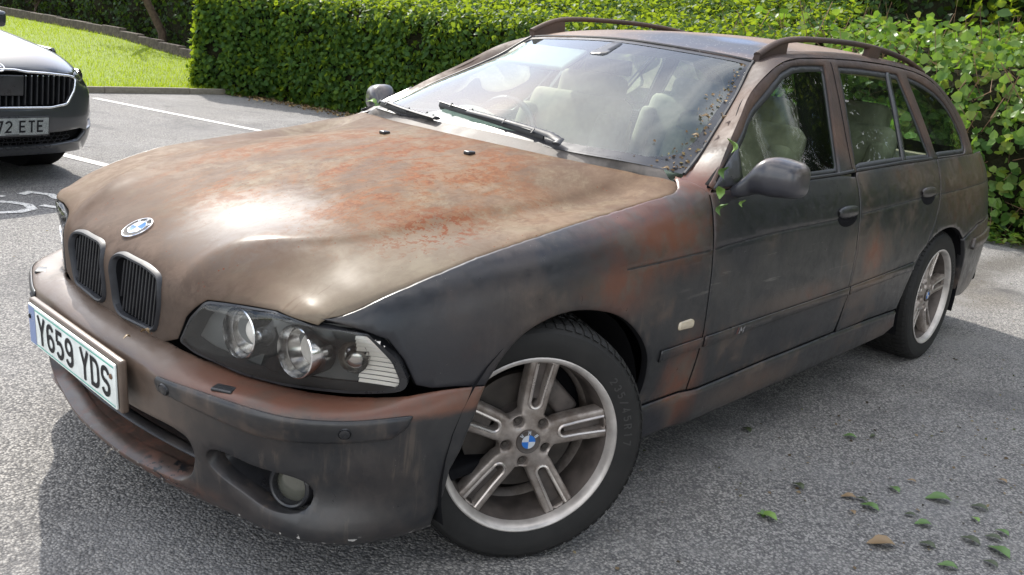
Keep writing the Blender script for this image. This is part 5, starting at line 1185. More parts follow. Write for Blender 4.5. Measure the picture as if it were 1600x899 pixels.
for sgn in (1, -1):
    wing = [tuple(q) for q in hi_([(.52, -.845, .745), (.44, -.795, .760), (.60, -.800, .797), (.80, -.795, .838), (1.05, -.795, .875), (1.37, -.795, .907)])]+[(ua+.0, VK[-1]), (ua, VK[4]+.02)]
    panel('front_wing', HS, wing, 'grey', hat, h=.03, skirt=.015, bev=.002, sgn=sgn)
    n = len(hlp)
    hh_ = panel('headlamp', HS, hlp, 'lens', hat, h=.02, skirt=.03, bev=.001, sgn=sgn, proud=-.001)
    panel('lamp_bezel', HS, hlp, plain('lamp_dark', (.05, .05, .055), .25), hh_, h=.03, skirt=0, bev=0, e=0, proud=-.05, sgn=sgn)
    for c_, r_ in (((.26, -.70, .705), .038), ((.37, -.775, .715), .032)):
        lathe('lamp_projector', [(0, .01), (r_*.5, .006), (r_*.85, -.01), (r_, .01), (r_*1.1, -.02)], np.array(c_)*[1, sgn, 1], (-1, -.3*sgn, 0), 'reflector', hh_, k=24)
    panel('air_intake', HS, rrect(fgp, .015), 'black', hat, h=.04, skirt=0, bev=0, e=0, proud=-.04, sgn=sgn)
    q = HS.pos(hi_([(.205, -.76, .45)]))[0]*[1, sgn, 1]
    lathe('front_fog_lamp', [(0, .004), (.035, .0), (.045, -.01), (.045, -.03)], q+[.02, 0, 0], (-1, -.5*sgn, 0), 'frost', hat, k=24)
panel('grille_back', HS, grf, 'black', hat, h=.04, skirt=0, bev=0, e=0, proud=-.05)
panel('lower_grille_back', HS, low, 'black', hat, h=.04, skirt=0, bev=0, e=0, proud=-.045)
for poly, r_, nm in ((grf, .0085, 'grille_frame'),):
    P = HS.pos(rrect(poly, .02)); tube(nm, P+np.array([-.004, 0, 0]), r_, MT['chrome'], hat, k=8, closed=True, flat=(1, 1))
for y_ in np.linspace(-.50, .50, 25):
    if abs(y_) < .16: z0, z1 = .535, .60
    else: z0, z1 = .54+max(0, abs(y_)-.44)*.6, .733
    x_ = .03+.12*max(0, abs(y_)-.2)
    box('grille_slat', (x_+.012, y_, (z0+z1)/2), (.035, .009, z1-z0), 'grille', hat, .003)
    lathe('slat_tip', [(0, .003), (.005, .001), (.006, -.004)], (x_-.004, y_, z1-.006), (-1, 0, .3), 'chrome', hat, k=8) if abs(y_) > .16 else None
box('radar_panel', (.028, 0, .665), (.02, .30, .13), 'trim', hat, .008)
for r_ in range(4):
    for c_ in range(20):
        y_ = -.52+c_*.0547+(r_ % 2)*.027
        tube('mesh_cell', [(.05+.25*max(0, abs(y_)-.3), y_+.022*math.cos(t), .262+r_*.026+.014*math.sin(t)) for t in np.linspace(0, 2*math.pi, 6, endpoint=False)], .003, 'grille', hat, k=4, closed=True) if (r_, c_) else None
hp0 = np.array([.0-.012, 0, .410]); 
def hmap(x, y, h): return hp0+np.array([-h, -x-.045, y])
box('number_plate_holder', (.0, -.045, .408), (.03, .535, .128), 'trim', hat, .004)
hp = box('number_plate', (-.013, -.045, .410), (.004, .520, .111), 'plate', hat, .0015)
x0 = .237-.0585*7-.033-.013
for ch in ['7', '2', ' ', 'E', 'T', 'E']:
    pass
xs0 = -.236; seq = 'YR72 ETE'; seq = [None, None, '7', '2', ' ', 'E', 'T', 'E']
xx = -.215
for ch in seq:
    if ch == ' ': xx += .033; continue
    if ch: char3d('character', ch, lambda x, y, h, x0=xx: hmap(x0+x*.001, (y-39.5)*.001, h+.0045), 'ink', hp, w=12)
    xx += .0595
mesh('plate_footer', [hmap(-.03, -.052, .0032), hmap(.06, -.052, .0032), hmap(.06, -.048, .0032), hmap(-.03, -.048, .0032)], [(0, 1, 2, 3)], 'ink', hp, smooth=False)
# bonnet badge: ring with a winged arrow
bc = HS.pos(hi_([(.06, 0, .775)]))[0]; bn = HS.nrm(hi_([(.06, 0, .775)]))[0]; bn = bn/np.linalg.norm(bn)
bdg_ = lathe('badge_ring', [(.034, .002), (.036, .006), (.042, .006), (.044, .001)], bc, bn, 'chrome', hat, k=36)
lathe('badge_disc', [(0, .003), (.034, .003), (.035, 0)], bc, bn, 'ink', hat, k=36)
e1 = np.array([0, -1., 0]); e2 = np.cross(bn, e1); e2 *= np.sign(e2[2])
def bmp(x, y, h=.0045): return bc+bn*h+e1*x+e2*y
wing_ = [(-.026, .002), (-.006, .006), (.012, .020), (.022, .017), (.012, .008), (.026, .004), (.026, -.002), (.0, -.004), (-.004, -.016), (-.012, -.020), (-.010, -.006), (-.026, -.004)]
mesh('badge_arrow', [bmp(x, y) for x, y in wing_], [tuple(range(len(wing_)))], 'chrome', hat, smooth=False)
# body behind the nose
sx = [(.66, .89, .62), (1.2, .89, .62), (2.0, .89, .66), (3.0, .89, .70), (3.9, .84, .75)]
for sgn in (1, -1):
    rows = []
    for x_, w_, zt in [(.72, .885, .86), (1.2, .888, .88), (1.46, .888, .895), (2.2, .892, .93), (3.0, .89, .96), (3.7, .86, .99), (4.05, .78, 1.0)]:
        rows.append([(x_, -(w_-.05)*sgn, .20), (x_, -w_*sgn, .40), (x_, -(w_+.002)*sgn, .60), (x_, -(w_-.012)*sgn, .76), (x_, -(w_-.05)*sgn, zt)])
    SS = Surf(rows, out=(0, -sgn, 0))
    ar = []
    cx_ = .85-.72
    # side skin with a wheel arch hole
    vk_ = SS.vk; hole = [(cx_+.36*math.cos(t), max(-.0, .12+.33*math.sin(t))) for t in np.linspace(math.radians(0), math.radians(180), 18)]
    cx2 = 3.41-.72
    ol = [(cx_+.37, .0), (cx2-.36, .0)]+[(cx2+.36*math.cos(t), .12+.33*math.sin(t)) for t in np.linspace(math.pi, 0, 14)]+[(cx2+.37, 0), (SS.uk[-1], 0), (SS.uk[-1], vk_[-1]), (.66, vk_[-1]), (.3, vk_[-1]), (0, vk_[-1])]+[(0, .42)]+[(cx_+.37*math.cos(t), .12+.34*math.sin(t)) for t in np.linspace(math.radians(112), 0, 14)]
    panel('body_side', SS, ol, 'grey', hat, h=.06, skirt=.02, bev=.002)
    # greenhouse
    gl_ = [(-1, 0)]
    pil = [[(1.46, -.80*sgn, .90), (1.80, -.74*sgn, 1.12), (2.15, -.64*sgn, 1.36)], [(2.3, -.84*sgn, .935), (2.4, -.77*sgn, 1.18), (2.5, -.62*sgn, 1.44)], [(3.1, -.83*sgn, .965), (3.1, -.76*sgn, 1.2), (3.1, -.61*sgn, 1.44)], [(3.9, -.78*sgn, .99), (3.8, -.7*sgn, 1.18), (3.65, -.60*sgn, 1.38)]]
    o = grid('side_window', Surf(pil, out=(0, -sgn, 0)).G[::2, ::2], MT['black'] if False else 'glass', hat); fix(o)
    tube('roof_pillar', [(1.40, -.80*sgn, .90), (1.75, -.735*sgn, 1.12), (2.12, -.63*sgn, 1.37), (2.6, -.60*sgn, 1.455), (3.2, -.59*sgn, 1.455), (3.7, -.58*sgn, 1.38), (4.0, -.7*sgn, 1.05)], .035, 'grey', hat, k=8)
    K = 20; V = []
    for k_ in range(K):
        t = 2*math.pi*k_/K
    for cx_w in (.85, 3.41):
        lathe('tyre', [(.20, -.09), (.25, -.10), (.29, -.098), (.308, -.08), (.312, 0), (.308, .08), (.29, .098), (.20, .09)], (cx_w, -.775*sgn, .312), (0, sgn, 0), 'tyre', hat, k=40)
        lathe('rim', [(0, -.07), (.05, -.075), (.06, -.06), (.19, -.07), (.205, -.095), (.20, .05)], (cx_w, -.775*sgn, .312), (0, sgn, 0), 'alloy', hat, k=40)
        lathe('wheel_well', [(.30, -.05), (.35, -.05), (.35, .2), (.05, .2)], (cx_w, -.80*sgn, .33), (0, sgn, 0), 'black', hat, k=32)
    box('door_mirror', (1.72, -.98*sgn, 1.0), (.10, .20, .13), 'grey', hat, .04)
ws = [[(1.22, -.66, .97), (1.55, -.64, 1.14), (2.12, -.56, 1.40)], [(1.12, -.3, 1.01), (1.45, -.3, 1.18), (2.05, -.3, 1.45)], [(1.10, 0, 1.015), (1.43, 0, 1.19), (2.03, 0, 1.46)], [(1.12, .3, 1.01), (1.45, .3, 1.18), (2.05, .3, 1.45)], [(1.22, .66, .97), (1.55, .64, 1.14), (2.12, .56, 1.40)]]
ws = [[(a+(.18 if i_ in (0, 4) else .02), b*1.15 if i_ in (0, 4) else b, c-(.03 if i_ in (0, 4) else 0)) for a, b, c in r_] for i_, r_ in enumerate(ws)]
o = grid('windscreen', Surf(ws, out=(-1, 0, 1)).G[::2, ::2], 'glass', hat); fix(o)
rf = [[(2.10, y_, 1.46-.06*(y_/.6)**2), (2.6, y_, 1.50-.05*(y_/.6)**2), (3.2, y_, 1.49-.05*(y_/.6)**2), (3.75, y_, 1.40-.04*(y_/.6)**2)] for y_ in (-.6, -.3, 0, .3, .6)]
o = grid('roof', Surf(rf, out=(0, 0, 1)).G[::2, ::2], 'grey', hat); fix(o)
tl = [[(4.05, y_, .25), (4.12-.1*abs(y_), y_, .6), (4.05-.08*abs(y_), y_, 1.0), (3.78, y_*.8, 1.38)] for y_ in (-.80, -.4, 0, .4, .80)]
o = grid('tailgate', Surf(tl, out=(1, 0, 0)).G[::2, ::2], 'grey', hat); fix(o)
box('underbody', (2.2, 0, .26), (3.4, 1.5, .06), 'black', hat, .01); box('engine_bay', (.75, 0, .5), (1.0, 1.3, .40), 'black', hat, .03); box('cabin_floor', (2.6, 0, .45), (2.6, 1.6, .3), 'black', hat, .03)
for y_ in (-.36, .36):
    s = box('seat', (2.35, y_, .95), (.14, .48, .6), 'rubber', hat, .05, rot=Matrix.Rotation(.3, 3, 'Y')); box('headrest', (2.48, y_, 1.32), (.1, .26, .18), 'rubber', s, .04)

# ================================================================== GROUND
def surface_mat(name, kind):
    t = NT(name); v = t.coord()
    if kind == 'asphalt':
        big = t.noise(v, .7, 5, .6); mid = t.noise(v, 5, 6, .6)
        st = t.node('ShaderNodeTexVoronoi', feature='F1'); t.put(st.inputs['Vector'], v); st.inputs['Scale'].default_value = 135
        cs_ = t.sep(st.outputs['Color'])[0]; dist = st.outputs['Distance']
        s2 = t.node('ShaderNodeTexVoronoi', feature='F1'); t.put(s2.inputs['Vector'], v); s2.inputs['Scale'].default_value = 320; c2 = t.sep(s2.outputs['Color'])[1]
        f = t.math('ADD', t.math('MULTIPLY', cs_, .65), t.math('MULTIPLY', c2, .35))
        stone = t.mix(t.ramp(f, .08, .95), (.105, .101, .098), (.38, .362, .336))
        gap = t.ramp(dist, .35, .75, 0, 1)
        col = t.mix(t.math('MULTIPLY', gap, .65), stone, (.035, .035, .037))
        col = t.mix(t.ramp(big, .35, .7, 0, .35), col, t.mix(f, (.08, .08, .09), (.22, .215, .21)))
        col = t.mix(t.math('MULTIPLY', t.ramp(mid, .5, .75), .3), col, (.21, .20, .185))
        damp = t.blob(v, (6.5, -.35, 0), (1.3, .18, 1), .6, mid, .5); col = t.mix(t.math('MULTIPLY', damp, .6), col, (.05, .042, .032))
        dp2 = t.blob(v, (5.5, -.55, 0), (.55, .30, 1), .6, mid, .5); col = t.mix(t.math('MULTIPLY', dp2, .45), col, (.075, .06, .04))
        pal = t.math('MULTIPLY', t.ramp(t.noise(v, 1.3, 7, .65), .50, .68), .38); col = t.mix(pal, col, (.25, .245, .24))
        dk = t.math('MULTIPLY', t.ramp(t.noise(t.mapping(v, (1, 1, 1), (3, 7, 0)), .9, 8, .68, .5), .52, .66), .42); col = t.mix(dk, col, (.07, .068, .07))
        oil = t.math('MULTIPLY', t.ramp(t.voro(v, 1.1), .05, .16, 1, 0), t.ramp(mid, .4, .6)); col = t.mix(t.math('MULTIPLY', oil, .5), col, (.035, .033, .032))
        t.set(color=col, rough=.88, spec=.3)
        hgt = t.math('ADD', t.math('MULTIPLY', t.math('SUBTRACT', 1., dist), .7), t.math('MULTIPLY', cs_, .7))
        t.bump(hgt, .9, .006)
    elif kind == 'paintline':
        n = t.noise(v, 60, 5, .7); st = t.voro(v, 135)
        w = t.math('ADD', n, t.math('MULTIPLY', st, .25)); t.set(color=t.mix(t.ramp(w, .62, .78), (.66, .64, .60), (.14, .135, .13)), rough=.75); t.bump(t.math('SUBTRACT', 1., st), .6, .005)
    elif kind == 'grass':
        n = t.noise(v, 3, 6, .6); n2 = t.noise(v, 90, 3, .6)
        t.set(color=t.mix(n2, t.mix(t.ramp(n, .3, .7), (.075, .125, .008), (.12, .18, .012)), (.18, .23, .02)), rough=.8, spec=.2); t.bump(n2, .8, .02)
    elif kind == 'soil':
        n = t.noise(v, 30, 7, .7); t.set(color=t.mix(n, (.02, .014, .01), (.10, .07, .045)), rough=.95, spec=.1); t.bump(n, 1., .03)
    elif kind == 'kerb':
        n = t.noise(v, 20, 6, .65); t.set(color=t.mix(n, (.10, .085, .06), (.26, .235, .19)), rough=.9); t.bump(n, .6, .01)
    return t.m
def sheet(name, pts, z, mat, n=1):
    me = mesh(name, [(x, y, z if not callable(z) else z(x, y)) for x, y in pts], [tuple(range(len(pts)))], mat, smooth=False); me['kind'] = 'structure'; return me
ASP = surface_mat('worn_asphalt', 'asphalt'); LIN = surface_mat('road_paint', 'paintline'); GRS = surface_mat('lawn', 'grass'); SOI = surface_mat('leaf_mould', 'soil'); KRB = surface_mat('concrete_kerb', 'kerb')
sheet('ground', [(-120, -120), (150, -120), (150, 150), (-120, 150)], -.012, SOI)
sheet('car_park_surface', [(-60, -60), (8.9, -60), (8.75, -8), (8.35, -2), (8.15, 0), (7.9, 2), (7.6, 5), (7.15, 8), (6.85, 10.25), (5.0, 9.98), (3.0, 9.6), (0, 9.05), (-60, -2)], 0, ASP)
def line_strip(name, a, b, w=.10):
    a, b = np.array(a), np.array(b); d = (b-a)/np.linalg.norm(b-a); nn = np.array([-d[1], d[0]])*w/2; me = mesh(name, [(*p, .004) for p in (a-nn, b-nn, b+nn, a+nn)], [(0, 1, 2, 3)], LIN, smooth=False); me['kind'] = 'structure'
line_strip('bay_marking', (3.90, 9.2), (5.15, 4.2)); line_strip('bay_marking', (1.06, 9.0), (2.26, 4.15)); line_strip('bay_marking', (-1.7, 8.5), (-.55, 3.9))
# painted bay number, reading towards the hatchback
def g_at(p): return p
def ribbon(pts, w, name='bay_number'):
    V, F = stroke2d([tuple(p) for p in pts], w); me = fix(mesh(name, [(x, y, .0045) for x, y in V], F, LIN, smooth=False)); me['kind'] = 'structure'
    return me
ribbon([(1.20, 3.80), (1.27, 3.86), (1.36, 3.76), (1.355, 3.64), (1.42, 3.55), (1.47, 3.44)], .055)
ribbon([(.95, 3.66), (1.07, 3.60), (1.135, 3.50), (1.12, 3.39), (1.03, 3.33), (.92, 3.34), (.84, 3.42)], .055)
ribbon([(1.20, 3.47), (1.27, 3.37), (1.32, 3.28)], .05)
ribbon([(1.00, 3.87), (1.09, 3.76)], .05)
# lawn: gently rising sheet
def lawn_z(y, yk): return .05+.30*np.clip((y-yk)/7., 0, 1)
V = []; nx, ny = 40, 40
for i in range(nx):
    x = -16+24.3*i/(nx-1); yk = np.interp(x, [-14, 7.0, 8.3], [6.6, 10.42, 10.9])
    for j in range(ny):
        y = yk+(37-yk)*(j/(ny-1))**1.6; V.append((x, y, float(lawn_z(y, yk))))
F = [(i*ny+j, (i+1)*ny+j, (i+1)*ny+j+1, i*ny+j+1) for i in range(nx-1) for j in range(ny-1)]
lawn = fix(mesh('lawn', V, F, GRS)); lawn['kind'] = 'structure'
if lawn.data.polygons[0].normal.z < 0: lawn.data.flip_normals()
# kerb edging stones along the lawn
for i in range(16):
    a = np.array([-14., 6.56])+(np.array([6.9, 10.3])-np.array([-14., 6.56]))*i/16; b = np.array([-14., 6.56])+(np.array([6.9, 10.3])-np.array([-14., 6.56]))*(i+1)/16
    d = b-a; L = np.linalg.norm(d); o = box('edging_kerb', (0, 0, 0), (L-.012, .06, .12), KRB, None, .008); o.location = (*(a+b)/2, .02+.003*(i % 3)); o.rotation_euler = (0, 0, math.atan2(d[1], d[0])); o['kind'] = 'structure'

# ================================================================== FOLIAGE
def leafmat(name, cols, trans=.35, rough=.35, tcol=None):
    t = NT(name); g = t.node('ShaderNodeNewGeometry'); r_ = g.outputs['Random Per Island']
    cr_ = t.node('ShaderNodeValToRGB'); t.t.links.new(r_, cr_.inputs[0]); el = cr_.color_ramp.elements
    el[0].color = (*cols[0], 1); el[1].color = (*cols[-1], 1)
    for k_, c in enumerate(cols[1:-1]): e_ = el.new((k_+1)/(len(cols)-1)); e_.color = (*c, 1)
    t.set(color=cr_.outputs[0], rough=rough, spec=.16)
    tl_ = t.node('ShaderNodeBsdfTranslucent'); t.t.links.new(t.mix(.55, cr_.outputs[0], tcol or (.25, .42, .02)), tl_.inputs[0])
    mx_ = t.node('ShaderNodeMixShader'); mx_.inputs[0].default_value = trans
    t.t.links.new(t.b.outputs[0], mx_.inputs[1]); t.t.links.new(tl_.outputs[0], mx_.inputs[2]); t.t.links.new(mx_.outputs[0], t.out.inputs[0]); return t.m
MT['leafA'] = leafmat('laurel_leaf', [(.016, .044, .011), (.028, .074, .016), (.044, .10, .02), (.07, .13, .022)], .46, .5, (.48, .60, .02))
MT['leafB'] = leafmat('climber_leaf', [(.03, .075, .016), (.06, .13, .03), (.10, .18, .04), (.15, .22, .05), (.20, .21, .04)], .42, .34)
MT['leafC'] = leafmat('woodland_leaf', [(.008, .02, .006), (.015, .035, .01), (.03, .06, .015)], .3, .5)
MT['leafY'] = leafmat('yellow_green_leaf', [(.07, .14, .02), (.13, .22, .03)], .45, .4)
MT['bark'] = plain('bark', (.07, .05, .035), .9, spec=.2, var=.35)
MT['twig'] = plain('dry_twig', (.16, .10, .06), .8, spec=.2, var=.4)
core = NT('hedge_interior'); v_ = core.coord(); core.set(color=core.mix(core.noise(v_, 14, 6, .7), (.006, .009, .004), (.03, .028, .014)), rough=.95, spec=.1); core.bump(core.noise(v_, 12, 6), 1., .08); MT['core'] = core.m
LEAF_OVAL = (np.array([(0, 0, 0), (.30, .28, .05), (.36, .55, .07), (0, 1.0, -.04), (-.36, .55, .07), (-.30, .28, .05), (0, .5, -.03)]), [(0, 1, 6), (1, 2, 6), (2, 3, 6), (3, 4, 6), (4, 5, 6), (5, 0, 6)])
LEAF_BROAD = (np.array([(0, 0, 0), (.42, -.04, .04), (.60, .34, .08), (.42, .66, .05), (0, 1.05, -.06), (-.42, .66, .05), (-.60, .34, .08), (-.42, -.04, .04), (0, .40, -.04)]), [(0, 1, 8), (1, 2, 8), (2, 3, 8), (3, 4, 8), (4, 5, 8), (5, 6, 8), (6, 7, 8), (7, 0, 8)])
def leaves(name, P, Nn, size, tmpl, mat, parent=None, droop=.5, rnd=.7, stuff=True, squash=(1, 1)):
    n = len(P); T, Fc = tmpl; k = len(T)
    nr = Nn+RNG.normal(0, rnd, (n, 3)); nr /= np.linalg.norm(nr, axis=1)[:, None]
    d = RNG.normal(0, 1, (n, 3))+np.array([0, 0, -droop*1.6]); d -= (d*nr).sum(1)[:, None]*nr; d /= np.linalg.norm(d, axis=1)[:, None]+1e-9
    w = np.cross(d, nr); s = (size*RNG.uniform(.65, 1.25, n))[:, None, None]
    V = P[:, None]+s*(T[None, :, :1]*squash[0]*w[:, None]+T[None, :, 1:2]*squash[1]*d[:, None]+T[None, :, 2:]*nr[:, None]*RNG.uniform(.3, 2.2, n)[:, None, None])
    tri = np.array(Fc, 'i4'); F = (tri[None]+(np.arange(n, dtype='i4')*k)[:, None, None]).reshape(-1, 3)
    me = bpy.data.meshes.new(name); me.vertices.add(n*k); me.vertices.foreach_set('co', V.reshape(-1).astype('f4'))
    me.loops.add(F.size); me.loops.foreach_set('vertex_index', F.ravel()); me.polygons.add(len(F)); me.polygons.foreach_set('loop_start', np.arange(0, F.size, 3, dtype='i4'))
    try: me.polygons.foreach_set('loop_total', np.full(len(F), 3, 'i4'))
    except Exception: pass
    me.polygons.foreach_set('use_smooth', np.ones(len(F), bool)); me.materials.append(MT[mat]); me.update(calc_edges=True)
    o = bpy.data.objects.new(name, me); COL.objects.link(o)
    if parent: o.parent = parent
    if stuff: o['kind'] = 'stuff'
    return o
def lump(P, f, seed=0):
    r_ = np.random.default_rng(seed); out = np.zeros(len(P))
    for k_ in range(7):
        w = r_.normal(0, 1, 3)*f*(1+.5*k_); out += np.sin(P@w+r_.uniform(0, 6.28))/(1+.45*k_)
    return out/3
class Path:
    def __init__(s, pts): s.P = np.array(pts, float); s.L = np.r_[0, np.cumsum(np.linalg.norm(np.diff(s.P, axis=0), axis=1))]
    def at(s, q):
        p = np.stack([np.interp(q, s.L, s.P[:, c]) for c in (0, 1)], 1); d = np.stack([np.interp(q+.2, s.L, s.P[:, c])-np.interp(q-.2, s.L, s.P[:, c]) for c in (0, 1)], 1)
        d /= np.linalg.norm(d, axis=1)[:, None]+1e-9; return p, d
def hedge_surface(path, q, r, prof, out=1):   # r in 0..1 runs up the front face then over the top
    p, d = path.at(q); nn = np.stack([d[:, 1], -d[:, 0]], 1)*out      # towards the car park
    pr = np.array(prof, float); L = np.r_[0, np.cumsum(np.linalg.norm(np.diff(pr, axis=0), axis=1))]; s_ = r*L[-1]
    off = np.interp(s_, L, pr[:, 0]); z = np.interp(s_, L, pr[:, 1])
    do = np.interp(s_+.06, L, pr[:, 0])-np.interp(s_-.06, L, pr[:, 0]); dz = np.interp(s_+.06, L, pr[:, 1])-np.interp(s_-.06, L, pr[:, 1])
    l_ = np.hypot(do, dz)+1e-9; nrm = np.stack([nn[:, 0]*dz/l_, nn[:, 1]*dz/l_, do/l_*1.0], 1)
    P = np.stack([p[:, 0]-nn[:, 0]*off, p[:, 1]-nn[:, 1]*off, z], 1); return P, nrm
def hedge(name, label, path, prof, size, count, tmpl, mat, seed, amp=.08, corelift=.10, individuals=300, twigs=0, out=1, group=None, ends=False, depthrnd=.09, holes=0):
    root = empty(name, (*path.P[len(path.P)//2], 0), 0, label, 'hedge', group); base = np.array(root.location)
    Lt = path.L[-1]
    def put(o): o.location = -root.location; return o
    qs, rs = np.meshgrid(np.linspace(0, Lt, int(Lt/.12)), np.linspace(0, 1, 30), indexing='ij')
    P, N = hedge_surface(path, qs.ravel(), rs.ravel(), prof, out); P = P+N*(lump(P, 2.2, seed)*amp-corelift)[:, None]
    put(grid('hedge_core', P.reshape(*qs.shape, 3), 'core', root))
    if ends:
        for qe, sg_ in ((0, -1), (Lt, 1)):
            pe, de = path.at(np.array([qe])); pr = np.array(prof)
            nn = np.stack([de[:, 1], -de[:, 0]], 1)*out
            V = [(pe[0, 0]-nn[0, 0]*a, pe[0, 1]-nn[0, 1]*a, b) for a, b in prof]+[(pe[0, 0]-nn[0, 0]*a, pe[0, 1]-nn[0, 1]*a, 0) for a, b in (prof[-1], )]
            put(mesh('hedge_end', V, [tuple(range(len(V)))], 'core', root))
    q = RNG.uniform(0, Lt, count); r_ = RNG.uniform(0, 1, count); P, N = hedge_surface(path, q, r_, prof, out)
    lm = lump(P, 2.2, seed); 
    if holes: keep = lump(P, 4.5, seed+5) > -.62+.0*lm; P, N, lm = P[keep], N[keep], lm[keep]
    P = P+N*(lm*amp+RNG.normal(0, depthrnd*.5, len(P))+.01)[:, None]
    if ends:
        pe, de = path.at(np.array([0.])); nn = np.stack([de[:, 1], -de[:, 0]], 1)*out; m_ = int(count*.16)
        pr = np.array(prof); a = RNG.uniform(0, pr[:, 0].max(), m_); zt = np.interp(a, pr[1:, 0], pr[1:, 1]); b = RNG.uniform(0.05, 1, m_)*zt
        Pe = np.stack([pe[0, 0]-nn[0, 0]*a, pe[0, 1]-nn[0, 1]*a, b], 1); Ne = np.tile([-de[0, 0], -de[0, 1], 0.15], (m_, 1))
        Pe += Ne*(lump(Pe, 2.2, seed)*amp+RNG.normal(0, .05, m_)+.03)[:, None]; P = np.vstack([P, Pe]); N = np.vstack([N, Ne])
    cpos = np.array([-.9, -2.2, 1.3]); near = np.linalg.norm(P-cpos, axis=1)
    put(leaves('foliage', P, N, size, tmpl, mat, root))
    # the nearest leaves are leaves of their own
    if individuals:
        v = np.array([math.cos(yaw), math.sin(yaw)]); dirs = (P[:, :2]-cpos[:2]); ang = np.abs(np.arctan2(dirs@np.array([-v[1], v[0]]), dirs@v)); ok = np.where(ang < .5)[0]
        idx = ok[np.argsort(near[ok])[:individuals*6]]; idx = RNG.choice(idx, min(individuals, len(idx)), replace=False)
        T, Fc = tmpl; me = bpy.data.meshes.new('leaf'); me.from_pydata([tuple(t*size*1.15) for t in T], [], Fc); me.materials.append(MT[mat]); me.update()
        for i in idx:
            o = bpy.data.objects.new('leaf', me); COL.objects.link(o); o.parent = root; o.location = Vector(P[i]+N[i]*.05)-root.location
            o.rotation_euler = (RNG.uniform(.6, 1.6), RNG.uniform(-.5, .5), math.atan2(N[i][1], N[i][0])+math.pi/2+math.pi+RNG.uniform(-.8, .8)+math.pi)
            s_ = RNG.uniform(.8, 1.2); o.scale = (s_, s_, s_)
    if twigs:
        V = []; F = []
        for _ in range(twigs):
            q = RNG.uniform(0, Lt, 1); r0 = RNG.uniform(0, .9, 1); Pa, Na = hedge_surface(path, q, r0, prof, out); a = Pa[0]+Na[0]*RNG.uniform(-.05, .05)
            b = a+Na[0]*RNG.uniform(.0, .14)+RNG.normal(0, .13, 3)+[0, 0, RNG.uniform(-.15, .25)]; w = RNG.uniform(.002, .0055); c = len(V)
            e_ = np.cross(b-a, (0, 0, 1.)); e_ /= np.linalg.norm(e_)+1e-9; f_ = np.cross(b-a, e_); f_ /= np.linalg.norm(f_)+1e-9
            for p_ in (a, b):
                for k_ in range(3): V.append(p_+w*(e_*math.cos(k_*2.09)+f_*math.sin(k_*2.09)))
            F += [(c+k_, c+(k_+1) % 3, c+3+(k_+1) % 3, c+3+k_) for k_ in range(3)]
        o = put(mesh('twigs', V, F, 'twig', root, smooth=False)); o['kind'] = 'stuff'
    return root
# clipped laurel hedge, left part
pathA = Path([(5.92, 10.52), (6.62, 9.6), (7.08, 8.0), (7.5, 6.0), (7.72, 4.2), (7.85, 3.0), (7.95, 2.2)])
profA = [(.10, .02), (.0, .25), (-.03, .9), (.0, 1.38), (.10, 1.50), (.9, 1.66), (1.9, 1.95), (2.8, 2.2)]
hedge('clipped_hedge', 'long clipped evergreen hedge with a shaded flat face and sunlit top, behind the bonnet', pathA, profA, .078, 52000, LEAF_OVAL, 'leafA', 3, amp=.05, out=1, ends=True, holes=1)
pathB = Path([(7.90, 3.2), (7.98, 2.0), (8.12, .6), (8.25, -.5), (8.45, -2.0), (8.8, -4.5), (9.3, -8.5), (10.0, -13.0), (11.5, -20)])
profB = [(.12, .02), (.0, .3), (-.05, .8), (.0, 1.15), (.18, 1.40), (.55, 1.56), (1.1, 1.68), (1.9, 1.78), (2.5, 1.80)]
hedge('climber_hedge', 'untidy hedge overgrown with broad leaved climber and dry stems, behind the estate car', pathB, profB, .075, 34000, LEAF_BROAD, 'leafB', 9, amp=.16, out=1, twigs=2600, depthrnd=.2, holes=1)
def litter(n, area_, size, name, mats_):
    P = np.array([area_() for _ in range(n)]); N = np.tile([0, 0, 1.], (n, 1))
    return leaves(name, P, N, size, LEAF_OVAL, mats_, rnd=.35, droop=0)
MT['dry'] = leafmat('dry_leaf', [(.07, .045, .02), (.16, .10, .05), (.26, .19, .10), (.10, .09, .03)], .1, .7, (.2, .1, .03))
def band():
    q = RNG.uniform(0, 1); a = np.array([6.3, 10.2])*(1-q)+np.array([7.75, 2.4])*q if RNG.uniform() < .6 else np.array([7.75, 2.4])*(1-q)+np.array([8.7, -5])*q
    return (a[0]+RNG.normal(0, .12)+.05, a[1], .012+RNG.uniform(0, .02))
litter(2600, band, .045, 'leaf_litter', 'dry')
litter(1600, lambda: (lambda q: ((7.9+.4*q+RNG.uniform(-.25, .1)), 2.2-7*q, .02+abs(RNG.normal(0, .06))))(RNG.uniform()), .07, 'ground_cover', 'leafB')
